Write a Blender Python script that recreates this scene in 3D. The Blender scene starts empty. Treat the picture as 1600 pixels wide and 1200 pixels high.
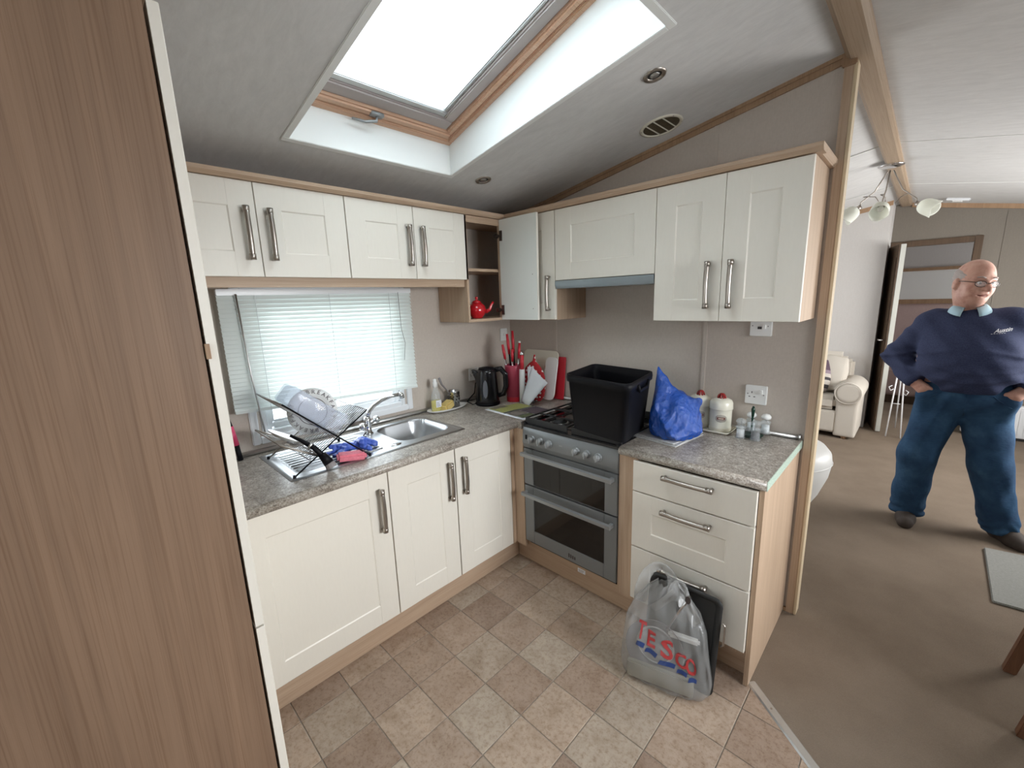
import bpy, bmesh, math, random
import numpy as np
from mathutils import Vector, Matrix, Euler
random.seed(7); rng = np.random.default_rng(7)
PI = math.pi
SC = bpy.context.scene
COL = SC.collection

# ------------------------------------------------------------------ camera, world, lights, exposure
cd = bpy.data.cameras.new('camera'); cam = bpy.data.objects.new('camera', cd); COL.objects.link(cam); SC.camera = cam
cd.sensor_fit = 'HORIZONTAL'; cd.sensor_width = 36.0; cd.lens = 657.12 / 1600 * 36.0; cd.clip_start = .02
yaw, pitch, roll = 2.34665357, -0.197642324, -0.0333585105
fw = Vector((math.cos(pitch) * math.cos(yaw), math.cos(pitch) * math.sin(yaw), math.sin(pitch)))
r0 = fw.cross(Vector((0, 0, 1))).normalized(); u0 = r0.cross(fw)
rt = math.cos(roll) * r0 + math.sin(roll) * u0; up = -math.sin(roll) * r0 + math.cos(roll) * u0
cam.matrix_world = Matrix(((rt.x, up.x, -fw.x, 2.24370), (rt.y, up.y, -fw.y, -2.28438), (rt.z, up.z, -fw.z, 1.59658), (0, 0, 0, 1)))

w = bpy.data.worlds.new('sky'); SC.world = w; w.use_nodes = True
bg = w.node_tree.nodes['Background']; bg.inputs[0].default_value = (.86, .94, 1.0, 1); bg.inputs[1].default_value = 2.2

def area(name, loc, direction, sx, sy, power, col=(.86, .94, 1.0), spread=180):
    l = bpy.data.lights.new(name, 'AREA'); l.shape = 'RECTANGLE'; l.size = sx; l.size_y = sy; l.energy = power; l.color = col
    l.spread = math.radians(spread)
    o = bpy.data.objects.new(name, l); COL.objects.link(o); o.location = loc
    o.rotation_euler = Vector(direction).to_track_quat('-Z', 'Y').to_euler(); return o
# daylight outside the skylight, the kitchen window, the lounge windows and the windows behind the camera, plus an added kitchen side light
area('skylight_daylight', (.95, -1.21, 3.25), (0.05, 0, -1), 1.3, 1.1, 80, (.93, .97, 1.0))
area('kitchen_window_daylight', (-1.1, -1.34, 1.9), (1, 0, -.3), 2.4, 2.0, 80, (.84, .93, 1.0))
area('lounge_window_daylight', (4.3, 2.35, 1.5), (-1, 0, -.1), 2.0, 1.2, 125, (1.0, .97, .94))
area('added_kitchen_side_light', (4.3, -.75, 1.75), (-1, -.12, -.25), 1.2, 1.0, 21, (.96, .98, 1.0), 75)  # added light aimed at the sink-run doors, beam narrowed to spare the tall panel
area('rear_window_daylight', (1.9, -3.75, 1.5), (0, 1, -.05), 1.6, 1.0, 6, (1.0, .97, .93))
area('lounge_front_window_daylight', (-.5, 1.9, 1.5), (1, 0, -.1), 1.6, 1.0, 22, (.9, .95, 1.0))
area('bedroom_window_daylight', (4.3, 5.4, 1.5), (-1, 0, -.1), .8, 1.0, 22, (1.0, .96, .96))
SC.view_settings.view_transform = 'Standard'; SC.view_settings.look = 'None'; SC.view_settings.gamma = 1
SC.view_settings.use_curve_mapping = False; SC.view_settings.exposure = 0.36
SC.cycles.use_denoising = True; SC.cycles.max_bounces = 10; SC.cycles.diffuse_bounces = 6; SC.cycles.transparent_max_bounces = 24
SC.cycles.transmission_bounces = 8; SC.cycles.sample_clamp_indirect = 6; SC.cycles.caustics_reflective = False; SC.cycles.caustics_refractive = False

# ------------------------------------------------------------------ materials
def mat(name, col=(.5, .5, .5), rough=.5, metal=0, spec=.5, alpha=1, trans=0, emit=0, sub=0, coat=0):
    m = bpy.data.materials.new(name); m.use_nodes = True
    b = m.node_tree.nodes['Principled BSDF']
    b.inputs['Base Color'].default_value = (*col, 1); b.inputs['Roughness'].default_value = rough; b.inputs['Metallic'].default_value = metal
    b.inputs['Specular IOR Level'].default_value = spec; b.inputs['Alpha'].default_value = alpha; b.inputs['Transmission Weight'].default_value = trans
    b.inputs['Coat Weight'].default_value = coat
    return m
def nd(m, t, **kw):
    n = m.node_tree.nodes.new(t)
    for k, v in kw.items():
        if k in n.inputs: n.inputs[k].default_value = v
        else: setattr(n, k, v)
    return n
def ln(m, a, b): m.node_tree.links.new(a, b)
def coords(m, scale=(1, 1, 1), kind='Object', rot=(0, 0, 0)):
    t = nd(m, 'ShaderNodeTexCoord'); mp = nd(m, 'ShaderNodeMapping'); mp.inputs['Scale'].default_value = scale; mp.inputs['Rotation'].default_value = rot
    ln(m, t.outputs[kind], mp.inputs[0]); return mp.outputs[0]
def ramp(m, fac, stops):
    r = nd(m, 'ShaderNodeValToRGB'); e = r.color_ramp.elements
    while len(e) < len(stops): e.new(.5)
    for k, (p, c) in enumerate(stops): e[k].position = p; e[k].color = (*c, 1)
    ln(m, fac, r.inputs[0]); return r.outputs[0]
def bump(m, fac, strength=.2, dist=.002):
    b = nd(m, 'ShaderNodeBump'); b.inputs['Strength'].default_value = strength; b.inputs['Distance'].default_value = dist
    ln(m, fac, b.inputs['Height']); ln(m, b.outputs[0], m.node_tree.nodes['Principled BSDF'].inputs['Normal'])
def base(m): return m.node_tree.nodes['Principled BSDF'].inputs['Base Color']
def noise(m, vec, scale, detail=4, rough=.5, dist=0):
    n = nd(m, 'ShaderNodeTexNoise'); n.inputs['Scale'].default_value = scale; n.inputs['Detail'].default_value = detail
    n.inputs['Roughness'].default_value = rough; n.inputs['Distortion'].default_value = dist
    if vec is not None: ln(m, vec, n.inputs['Vector'])
    return n.outputs['Fac']

def oak(name, light, dark, axis='z', rough=.45):
    m = mat(name, light, rough, spec=.3)
    s = {'z': (9, 9, .45), 'x': (.45, 9, 9), 'y': (9, .45, 9)}[axis]
    v = coords(m, s, 'Object')
    n1 = noise(m, v, 2.2, 5, .6, 1.2)
    c = ramp(m, n1, [(.25, dark), (.5, tuple((a + b) / 2 for a, b in zip(light, dark))), (.7, light)])
    s2 = tuple(k * 14 if k > 1 else k * 2 for k in s)
    n2 = noise(m, coords(m, s2, 'Object'), 3, 3, .6)
    mx = nd(m, 'ShaderNodeMixRGB'); mx.blend_type = 'MULTIPLY'; mx.inputs[0].default_value = .5
    ln(m, c, mx.inputs[1]); ln(m, ramp(m, n2, [(.34, (.66, .58, .5)), (.52, (1, 1, 1))]), mx.inputs[2]); ln(m, mx.outputs[0], base(m))
    bump(m, n2, .12, .001); return m
M = {}
M['oak'] = oak('light_oak_laminate', (.55, .41, .295), (.44, .315, .22), 'z')
M['oak_x'] = oak('light_oak_laminate_across', (.55, .41, .295), (.44, .315, .22), 'x')
M['oak_y'] = oak('light_oak_laminate_along', (.55, .41, .295), (.44, .315, .22), 'y')
M['oak_panel'] = oak('brown_oak_panel_shaded', (.285, .185, .122), (.21, .134, .088), 'z')  # brown oak, darkened further to hold the shade on the side panel
M['lit_edge'] = oak('lit_oak_edge', (.72, .60, .42), (.62, .50, .34), 'z')  # paler copy of the oak, with the light on the post end painted in
M['oak_dark'] = oak('mid_oak_laminate', (.42, .275, .17), (.315, .20, .12), 'z')
M['oak_beam'] = oak('oak_beam_laminate', (.42, .32, .23), (.35, .26, .18), 'y')
M['pine'] = oak('skylight_timber', (.66, .44, .31), (.57, .35, .235), 'y', .4)
M['walnut'] = oak('dark_brown_timber', (.13, .085, .055), (.075, .05, .033), 'z')
M['chairwood'] = oak('chestnut_timber', (.20, .10, .055), (.13, .06, .035), 'z')
def cream():
    m = mat('cream_foil_door', (.78, .745, .67), .38, spec=.4); n = noise(m, coords(m, (30, 30, 6)), 4, 3, .6)
    ln(m, ramp(m, n, [(.3, (.765, .725, .645)), (.7, (.78, .74, .66))]), base(m)); bump(m, n, .015, .0005); return m
M['cream'] = cream()
M['white_in'] = mat('white_melamine', (.80, .82, .78), .4)
def wallm(name, a, b):
    m = mat(name, a, .8, spec=.15); n = noise(m, coords(m, (6, 6, 6)), 14, 6, .7); n2 = noise(m, coords(m, (60, 60, 4)), 5, 2)
    mx = nd(m, 'ShaderNodeMixRGB'); mx.inputs[0].default_value = .4; ln(m, n, mx.inputs[1]); ln(m, n2, mx.inputs[2])
    ln(m, ramp(m, mx.outputs[0], [(.3, a), (.7, b)]), base(m)); bump(m, n2, .1, .001); return m
M['wall'] = wallm('beige_vinyl_wallboard', (.50, .44, .385), (.575, .51, .45))
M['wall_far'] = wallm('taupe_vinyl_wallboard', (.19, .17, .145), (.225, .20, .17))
M['wall_pale'] = wallm('pale_grey_wallboard', (.54, .52, .50), (.60, .58, .56))
M['wall_pink'] = wallm('dusty_pink_wallpaper', (.50, .37, .35), (.58, .45, .42))
def ceil():
    m = mat('mottled_ceiling_board', (.7, .69, .67), .85, spec=.1); v = coords(m, (1, 3, 1)); n = noise(m, v, 9, 8, .75, .4)
    ln(m, ramp(m, n, [(.3, (.60, .595, .585)), (.7, (.71, .705, .695))]), base(m)); bump(m, n, .15, .002); return m
M['ceil'] = ceil()
M['lining'] = mat('white_skylight_lining', (.80, .81, .79), .5)
M['upvc'] = mat('white_upvc', (.80, .82, .84), .3)
def worktop():
    m = mat('mottled_grey_laminate', (.3, .27, .24), .32, spec=.45); n = noise(m, coords(m), 60, 6, .75, .3); n2 = noise(m, coords(m), 14, 4, .6)
    v = nd(m, 'ShaderNodeTexVoronoi'); v.inputs['Scale'].default_value = 150; ln(m, coords(m), v.inputs['Vector'])
    mx = nd(m, 'ShaderNodeMixRGB'); mx.inputs[0].default_value = .3; ln(m, n, mx.inputs[1]); ln(m, v.outputs['Distance'], mx.inputs[2])
    m2 = nd(m, 'ShaderNodeMixRGB'); m2.inputs[0].default_value = .25; ln(m, mx.outputs[0], m2.inputs[1]); ln(m, n2, m2.inputs[2])
    ln(m, ramp(m, m2.outputs[0], [(.36, (.12, .10, .085)), (.46, (.30, .26, .22)), (.55, (.41, .375, .33)), (.66, (.62, .59, .53))]), base(m)); return m
M['worktop'] = worktop()
def chip():
    m = mat('green_chipboard_edge', (.4, .5, .42), .8); n = noise(m, coords(m), 180, 4, .7)
    ln(m, ramp(m, n, [(.35, (.22, .34, .27)), (.65, (.50, .56, .48))]), base(m)); return m
M['chip'] = chip()
def tilem():
    m = mat('stone_effect_tile', (.5, .42, .35), .42, spec=.35)
    oi = nd(m, 'ShaderNodeObjectInfo')
    c = ramp(m, oi.outputs['Random'], [(0, (.30, .22, .17)), (.25, (.42, .315, .24)), (.5, (.34, .255, .20)), (.7, (.46, .36, .28)), (.85, (.37, .305, .245)), (1, (.49, .41, .33))])
    t = nd(m, 'ShaderNodeTexCoord'); ad = nd(m, 'ShaderNodeVectorMath'); ad.operation = 'ADD'; sc = nd(m, 'ShaderNodeVectorMath'); sc.operation = 'SCALE'
    cb = nd(m, 'ShaderNodeCombineXYZ'); ln(m, oi.outputs['Random'], cb.inputs[0]); ln(m, oi.outputs['Random'], cb.inputs[1]); ln(m, cb.outputs[0], sc.inputs[0]); sc.inputs['Scale'].default_value = 37
    ln(m, t.outputs['Object'], ad.inputs[0]); ln(m, sc.outputs[0], ad.inputs[1])
    n1 = noise(m, ad.outputs[0], 9, 5, .65, .6); n2 = noise(m, ad.outputs[0], 60, 6, .8)
    a = nd(m, 'ShaderNodeMixRGB'); a.blend_type = 'MULTIPLY'; a.inputs[0].default_value = .75; ln(m, c, a.inputs[1]); ln(m, ramp(m, n1, [(.3, (.70, .64, .58)), (.55, (1, 1, 1)), (.75, (1.1, 1.06, 1.0))]), a.inputs[2])
    b = nd(m, 'ShaderNodeMixRGB'); b.blend_type = 'MULTIPLY'; b.inputs[0].default_value = .8; ln(m, a.outputs[0], b.inputs[1]); ln(m, ramp(m, n2, [(.36, (.62, .54, .46)), (.52, (1, 1, 1))]), b.inputs[2])
    ln(m, b.outputs[0], base(m)); bump(m, n2, .08, .001); return m
M['tile'] = tilem()
M['grout'] = mat('tile_joint', (.30, .27, .23), .7)
def carpet():
    m = mat('taupe_carpet', (.3, .24, .2), .95, spec=.05); n = noise(m, coords(m), 300, 3, .8); n2 = noise(m, coords(m), 3, 4, .6)
    mx = nd(m, 'ShaderNodeMixRGB'); mx.inputs[0].default_value = .5; ln(m, n, mx.inputs[1]); ln(m, n2, mx.inputs[2])
    ln(m, ramp(m, mx.outputs[0], [(.3, (.165, .128, .096)), (.7, (.25, .20, .155))]), base(m)); bump(m, n, .5, .004); return m
M['carpet'] = carpet()
M['mat_grey'] = wallm('grey_rug_pile', (.20, .20, .185), (.30, .30, .28))
M['steel'] = mat('stainless_steel', (.62, .63, .64), .26, 1)
M['nickel'] = mat('brushed_nickel', (.42, .38, .34), .33, 1)
M['chrome'] = mat('chrome', (.75, .75, .76), .10, 1)
M['alu'] = mat('brushed_aluminium', (.60, .60, .59), .4, 1)
M['silver'] = mat('silver_grey_paint', (.21, .22, .225), .35, .35)
M['silver2'] = mat('pale_silver_paint', (.33, .345, .35), .3, .4)
M['black'] = mat('black_enamel', (.012, .012, .014), .12, spec=.5)
M['blackmatt'] = mat('black_plastic', (.005, .005, .007), .5, spec=.15)
M['castiron'] = mat('cast_iron', (.02, .02, .02), .6)
M['glassblack'] = mat('dark_oven_glass', (.015, .013, .012), .06, spec=.6)
M['oven_in'] = mat('oven_cavity', (.10, .075, .06), .5)
M['red'] = mat('glossy_red', (.55, .012, .02), .12, coat=.6)
M['redmatt'] = mat('red_plastic', (.50, .02, .035), .35)
M['pinkred'] = mat('rose_red_plastic', (.42, .05, .09), .35)
M['white'] = mat('white_ceramic', (.80, .80, .78), .25)
M['offwhite'] = mat('cream_enamel', (.72, .69, .58), .25)
M['print'] = mat('dark_print', (.05, .04, .04), .5)
M['greyprint'] = mat('grey_print', (.22, .20, .20), .5)
M['paper'] = mat('white_paper', (.78, .80, .84), .6)
M['skin'] = mat('skin', (.60, .34, .26), .5, spec=.35)
def glassy(name, col, tfac, rough=.08, tint=None):
    m = bpy.data.materials.new(name); m.use_nodes = True; nt = m.node_tree; nt.nodes.clear()
    o = nt.nodes.new('ShaderNodeOutputMaterial'); mx = nt.nodes.new('ShaderNodeMixShader'); t = nt.nodes.new('ShaderNodeBsdfTransparent'); p = nt.nodes.new('ShaderNodeBsdfPrincipled')
    p.inputs['Base Color'].default_value = (*col, 1); p.inputs['Roughness'].default_value = rough
    t.inputs[0].default_value = (*(tint or (1, 1, 1)), 1)
    mx.inputs[0].default_value = 1 - tfac
    nt.links.new(t.outputs[0], mx.inputs[1]); nt.links.new(p.outputs[0], mx.inputs[2]); nt.links.new(mx.outputs[0], o.inputs[0]); return m
M['pane'] = glassy('window_glass', (.9, .95, .97), .92)
M['film'] = glassy('grey_white_carrier_film', (.50, .50, .49), .66, .14, (.92, .92, .92))
M['clearplastic'] = glassy('clear_plastic', (.72, .77, .84), .80, .06, (.95, .96, .99))
M['jarglass'] = glassy('clear_glass', (.80, .84, .86), .78, .04, (.95, .97, .97))
M['soap'] = glassy('yellow_soap', (.75, .62, .04), .1, .1, (.95, .85, .2))
M['lens'] = glassy('spectacle_lens', (.9, .9, .92), .75, .02)
def translucent(name, col, tr, transparent=0.0):
    m = bpy.data.materials.new(name); m.use_nodes = True; nt = m.node_tree; nt.nodes.clear()
    o = nt.nodes.new('ShaderNodeOutputMaterial'); a = nt.nodes.new('ShaderNodeBsdfDiffuse'); b = nt.nodes.new('ShaderNodeBsdfTranslucent'); mx = nt.nodes.new('ShaderNodeMixShader')
    a.inputs[0].default_value = (*col, 1); b.inputs[0].default_value = (*col, 1); mx.inputs[0].default_value = tr
    nt.links.new(a.outputs[0], mx.inputs[1]); nt.links.new(b.outputs[0], mx.inputs[2]); out = mx
    if transparent:
        t = nt.nodes.new('ShaderNodeBsdfTransparent'); m2 = nt.nodes.new('ShaderNodeMixShader'); m2.inputs[0].default_value = transparent
        nt.links.new(mx.outputs[0], m2.inputs[1]); nt.links.new(t.outputs[0], m2.inputs[2]); out = m2
    nt.links.new(out.outputs[0], o.inputs[0]); return m
M['slat'] = translucent('white_vinyl_slat', (.86, .90, .88), .26)
M['rollerblind'] = translucent('white_skylight_blind', (.85, .93, .96), .5, .42)
M['shade'] = translucent('alabaster_glass', (.86, .87, .82), .45)

# ------------------------------------------------------------------ mesh helpers
ORG = {}
class MB:
    def __init__(s): s.v = []; s.f = []
    def add(s, vs, fs):
        n = len(s.v); s.v += [tuple(map(float, p)) for p in vs]; s.f += [tuple(n + i for i in f) for f in fs]; return s
    def box(s, a, b):
        (x0, y0, z0), (x1, y1, z1) = [min(p, q) for p, q in zip(a, b)], [max(p, q) for p, q in zip(a, b)]
        return s.add([(x0, y0, z0), (x1, y0, z0), (x1, y1, z0), (x0, y1, z0), (x0, y0, z1), (x1, y0, z1), (x1, y1, z1), (x0, y1, z1)],
                     [(3, 2, 1, 0), (4, 5, 6, 7), (0, 1, 5, 4), (1, 2, 6, 5), (2, 3, 7, 6), (3, 0, 4, 7)])
    def prism(s, poly, d):   # polygon of 3D points extruded by the vector d
        n = len(poly); p = [Vector(q) for q in poly]; d = Vector(d)
        return s.add(p + [q + d for q in p], [tuple(range(n))[::-1], tuple(range(n, 2 * n))] + [(i, (i + 1) % n, n + (i + 1) % n, n + i) for i in range(n)])
    def tube(s, pts, r, seg=8, cap=True, flat=None):
        pts = [Vector(p) for p in pts]; n = len(pts); rs = r if isinstance(r, (list, tuple)) else [r] * n; ref = None; rings = []
        for i, p in enumerate(pts):
            t = (pts[min(i + 1, n - 1)] - pts[max(i - 1, 0)]).normalized()
            if ref is None: ref = Vector((0, 0, 1)) if abs(t.z) < .9 else Vector((1, 0, 0))
            a = (ref - t * ref.dot(t)).normalized(); b = t.cross(a); ref = a
            k = flat or 1
            rings.append([p + (a * math.cos(2 * PI * j / seg) * k + b * math.sin(2 * PI * j / seg)) * rs[i] for j in range(seg)])
        vs = [q for ring in rings for q in ring]; fs = []
        for i in range(n - 1):
            for j in range(seg): fs.append((i * seg + j, i * seg + (j + 1) % seg, (i + 1) * seg + (j + 1) % seg, (i + 1) * seg + j))
        if cap: fs += [tuple(range(seg))[::-1], tuple((n - 1) * seg + j for j in range(seg))]
        return s.add(vs, fs)
    def lathe(s, prof, c=(0, 0, 0), seg=24, cap=True, sx=1, sy=1):
        vs = [(c[0] + r * sx * math.cos(2 * PI * j / seg), c[1] + r * sy * math.sin(2 * PI * j / seg), c[2] + z) for r, z in prof for j in range(seg)]; fs = []
        for i in range(len(prof) - 1):
            for j in range(seg): fs.append((i * seg + j, i * seg + (j + 1) % seg, (i + 1) * seg + (j + 1) % seg, (i + 1) * seg + j))
        if cap: fs += [tuple(range(seg))[::-1], tuple((len(prof) - 1) * seg + j for j in range(seg))]
        return s.add(vs, fs)
    def grid(s, pts, close_u=False):   # pts[i][j]
        n, m = len(pts), len(pts[0]); fs = []
        for i in range(n - 1):
            for j in range(m if close_u else m - 1): fs.append((i * m + j, i * m + (j + 1) % m, (i + 1) * m + (j + 1) % m, (i + 1) * m + j))
        return s.add([p for row in pts for p in row], fs)
    def xf(s, mtx): s.v = [tuple(mtx @ Vector(p)) for p in s.v]; return s
    def build(s, name, m, parent=None, bevel=0, smooth=False, sub=0, solid=0, at=None, segs=2):
        o0 = Vector(ORG[parent.name]) if parent is not None else Vector(at or (0, 0, 0))
        me = bpy.data.meshes.new(name); me.from_pydata([tuple(Vector(p) - o0) for p in s.v], [], s.f); me.update()
        b = bmesh.new(); b.from_mesh(me)
        if bevel:
            bmesh.ops.bevel(b, geom=[e for e in b.edges if e.is_manifold and e.calc_face_angle(0) > .5], offset=bevel, segments=segs, affect='EDGES', clamp_overlap=True)
        bmesh.ops.recalc_face_normals(b, faces=b.faces); b.to_mesh(me); b.free()
        ms = m if isinstance(m, (list, tuple)) else [m]
        for k in ms: me.materials.append(M[k] if isinstance(k, str) else k)
        if smooth or bevel:
            for p in me.polygons: p.use_smooth = True
            if not (smooth is True and not bevel): me.set_sharp_from_angle(angle=math.radians(40))
        o = bpy.data.objects.new(name, me); COL.objects.link(o)
        if solid: md = o.modifiers.new('solid', 'SOLIDIFY'); md.thickness = solid
        if sub: md = o.modifiers.new('sub', 'SUBSURF'); md.levels = sub; md.render_levels = sub
        if parent is not None: o.parent = parent
        else: o.location = o0
        ORG[o.name] = tuple(o0); return o
def thing(name, label, cat, loc, group=None, kind=None):
    o = bpy.data.objects.new(name, None); COL.objects.link(o); o.location = loc; o.empty_display_size = .05; ORG[o.name] = tuple(loc)
    tag(o, label, cat, group, kind); return o
def tag(o, label=None, cat=None, group=None, kind=None):
    if label: o['label'] = label
    if cat: o['category'] = cat
    if group: o['group'] = group
    if kind: o['kind'] = kind
    return o
def struct(o): o['kind'] = 'structure'; return o
def basis(o, u, v, n):   # local (a, b, c) -> o + a u + b v + c n
    u, v, n, o = Vector(u), Vector(v), Vector(n), Vector(o)
    return Matrix(((u.x, v.x, n.x, o.x), (u.y, v.y, n.y, o.y), (u.z, v.z, n.z, o.z), (0, 0, 0, 1)))
def RZ(c, a): return Matrix.Translation(c) @ Matrix.Rotation(a, 4, 'Z') @ Matrix.Translation(-Vector(c))
def copy_tree(o, parent=None):
    c = o.copy(); COL.objects.link(c)
    if parent is not None: c.parent = parent
    for ch in list(o.children): copy_tree(ch, c)
    return c
def text_mb(txt, size, shear=0, font_extrude=0.0, align='CENTER', res=3, bold=0):
    cu = bpy.data.curves.new('lettering', 'FONT'); cu.body = txt; cu.size = size; cu.shear = shear; cu.align_x = align; cu.align_y = 'CENTER'; cu.resolution_u = res; cu.offset = bold
    o = bpy.data.objects.new('lettering', cu); COL.objects.link(o); dg = bpy.context.evaluated_depsgraph_get(); dg.update()
    me = bpy.data.meshes.new_from_object(o.evaluated_get(dg)); b = bmesh.new(); b.from_mesh(me)
    bmesh.ops.triangulate(b, faces=b.faces); b.verts.ensure_lookup_table()
    mb = MB(); mb.v = [tuple(v.co) for v in b.verts]; mb.f = [tuple(v.index for v in f.verts) for f in b.faces]
    b.free(); bpy.data.objects.remove(o); bpy.data.curves.remove(cu); bpy.data.meshes.remove(me); return mb

# signed-distance bodies turned into one continuous surface
def s_cap(P, a, b, ra, rb, sc=(1, 1, 1)):
    a = np.array(a, float); b = np.array(b, float); d = b - a; k = np.array(sc, float)
    h = np.clip(((P - a) @ d) / (d @ d), 0, 1); q = (P - a - h[:, None] * d) / k
    return np.linalg.norm(q, axis=1) - (ra + (rb - ra) * h)
def s_ell(P, c, r, R=None):
    q = P - np.array(c, float)
    if R is not None: q = q @ R
    r = np.array(r, float); k0 = np.linalg.norm(q / r, axis=1); k1 = np.linalg.norm(q / r**2, axis=1) + 1e-9
    return k0 * (k0 - 1) / k1
def smin(a, b, k): h = np.maximum(k - np.abs(a - b), 0) / k; return np.minimum(a, b) - h * h * k / 4
def smax(a, b, k): return -smin(-a, -b, k)
def surf(f, lo, hi, h, blk=8):
    lo = np.array(lo, float); n = (np.ceil((np.array(hi) - lo) / h).astype(int) // blk + 1) * blk + 1
    nb = (n - 1) // blk
    bi = np.stack(np.meshgrid(*[np.arange(k) for k in nb], indexing='ij'), -1).reshape(-1, 3)
    dc = f(lo + (bi + .5) * blk * h); act = np.abs(dc) < blk * h * 1.5 + .03
    D = np.empty(n, np.float32); D[:] = 1
    off = np.stack(np.meshgrid(*[np.arange(blk + 1)] * 3, indexing='ij'), -1).reshape(-1, 3)
    for k in np.nonzero(~act & (dc < 0))[0]:
        i, j, l = bi[k] * blk; D[i:i + blk + 1, j:j + blk + 1, l:l + blk + 1] = -1
    ab = bi[act]
    for s in range(0, len(ab), 200):
        c = ab[s:s + 200]; idx = (c[:, None, :] * blk + off[None]).reshape(-1, 3); D[idx[:, 0], idx[:, 1], idx[:, 2]] = f(lo + idx * h)
    S = D < 0; m = n - 1
    cnt = np.zeros(m, np.float32); acc = np.zeros((*m, 3), np.float32)
    for ax in range(3):
        for a in (0, 1):
            for b in (0, 1):
                o = [(ax + 1) % 3, (ax + 2) % 3]; sl0 = [slice(None)] * 3; sl1 = [slice(None)] * 3
                sl0[ax] = slice(0, m[ax]); sl1[ax] = slice(1, m[ax] + 1)
                for q, e in zip(o, (a, b)): sl0[q] = slice(e, m[q] + e); sl1[q] = slice(e, m[q] + e)
                d0, d1 = D[tuple(sl0)], D[tuple(sl1)]; x = (d0 < 0) != (d1 < 0); t = np.where(x, d0 / np.where(x, d0 - d1, 1), 0)
                cnt += x; acc[..., ax] += t
                for q, e in zip(o, (a, b)): acc[..., q] += x * e
    cell = cnt > 0; ci = np.argwhere(cell); idm = -np.ones(m, int); idm[cell] = np.arange(len(ci))
    V = lo + (ci + acc[cell] / cnt[cell][:, None]) * h; F = []
    for ax in range(3):
        p, q = (ax + 1) % 3, (ax + 2) % 3; sl0 = [slice(1, m[k]) for k in range(3)]; sl1 = list(sl0); sl0[ax] = slice(0, m[ax]); sl1[ax] = slice(1, m[ax] + 1)
        x = S[tuple(sl0)] != S[tuple(sl1)]; e = np.argwhere(x); e = e + np.array([0 if k == ax else 1 for k in range(3)])
        neg = S[e[:, 0], e[:, 1], e[:, 2]]; dp = np.zeros(3, int); dp[p] = 1; dq = np.zeros(3, int); dq[q] = 1
        quad = np.stack([idm[tuple((e - dp - dq).T)], idm[tuple((e - dq).T)], idm[tuple(e.T)], idm[tuple((e - dp).T)]], 1)
        quad[~neg] = quad[~neg][:, ::-1]; F.append(quad)
    F = np.concatenate(F); mb = MB(); mb.v = [tuple(q) for q in V.tolist()]; mb.f = [tuple(q) for q in F.tolist()]; return mb

# ------------------------------------------------------------------ the shell
CZ = lambda x: 2.158 + .179 * (x if x < 1.95 else 3.9 - x)
def wall(name, axis, d0, d1, a0, a1, ztop, m, holes=()):
    """axis 'x': wall lies in a plane of constant x between d0 and d1, running a0..a1 in y; holes = (a0,a1,z0,z1)"""
    mb = MB(); cuts = sorted({a0, a1, *[h[0] for h in holes], *[h[1] for h in holes], *([1.95] if axis == 'y' and a0 < 1.95 < a1 else [])})
    for p, q in zip(cuts[:-1], cuts[1:]):
        hs = [h for h in holes if h[0] <= p + 1e-6 and h[1] >= q - 1e-6]; zs = [0] + [z for h in hs for z in (h[2], h[3])] + [None]
        for zb, zt in zip(zs[0::2], zs[1::2]):
            za, zc = (zt, zt) if zt is not None else (ztop(p), ztop(q))
            if axis == 'x': mb.prism([(d0, p, zb), (d0, q, zb), (d0, q, zc), (d0, p, za)], (d1 - d0, 0, 0))
            else: mb.prism([(p, d0, zb), (q, d0, zb), (q, d0, zc), (p, d0, za)], (0, d1 - d0, 0))
    return struct(mb.build(name, m, at=((d0 + d1) / 2, a0, 0) if axis == 'x' else (a0, (d0 + d1) / 2, 0)))
wall('wall_left', 'x', -.10, 0, -3.4, 6.2, lambda y: 2.158, 'wall', [(-1.735, -.945, .985, 1.66), (1.1, 2.7, .9, 1.95)])
wall('wall_back', 'y', 0, .04, 0, 1.935, CZ, 'wall')
wall('wall_lounge', 'y', 3.95, 4.0, 0, 1.87, CZ, 'wall_pale')
wall('wall_return', 'x', 1.83, 1.87, 4.0, 4.35, lambda y: 2.48, 'wall_pale')
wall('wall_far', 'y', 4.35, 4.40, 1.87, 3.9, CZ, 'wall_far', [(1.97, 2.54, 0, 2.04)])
wall('wall_bedroom', 'y', 5.9, 5.95, 0, 3.9, CZ, 'wall_pale')
wall('wall_bedroom_side', 'x', 1.40, 1.44, 4.40, 5.9, lambda y: 2.40, 'wall_pale')
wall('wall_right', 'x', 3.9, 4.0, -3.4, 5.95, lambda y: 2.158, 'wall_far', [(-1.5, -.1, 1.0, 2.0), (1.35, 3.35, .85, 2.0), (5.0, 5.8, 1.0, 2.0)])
wall('wall_rear', 'y', -3.5, -3.4, 0, 3.9, CZ, 'wall', [(1.1, 2.7, 1.0, 1.95)])

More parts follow.
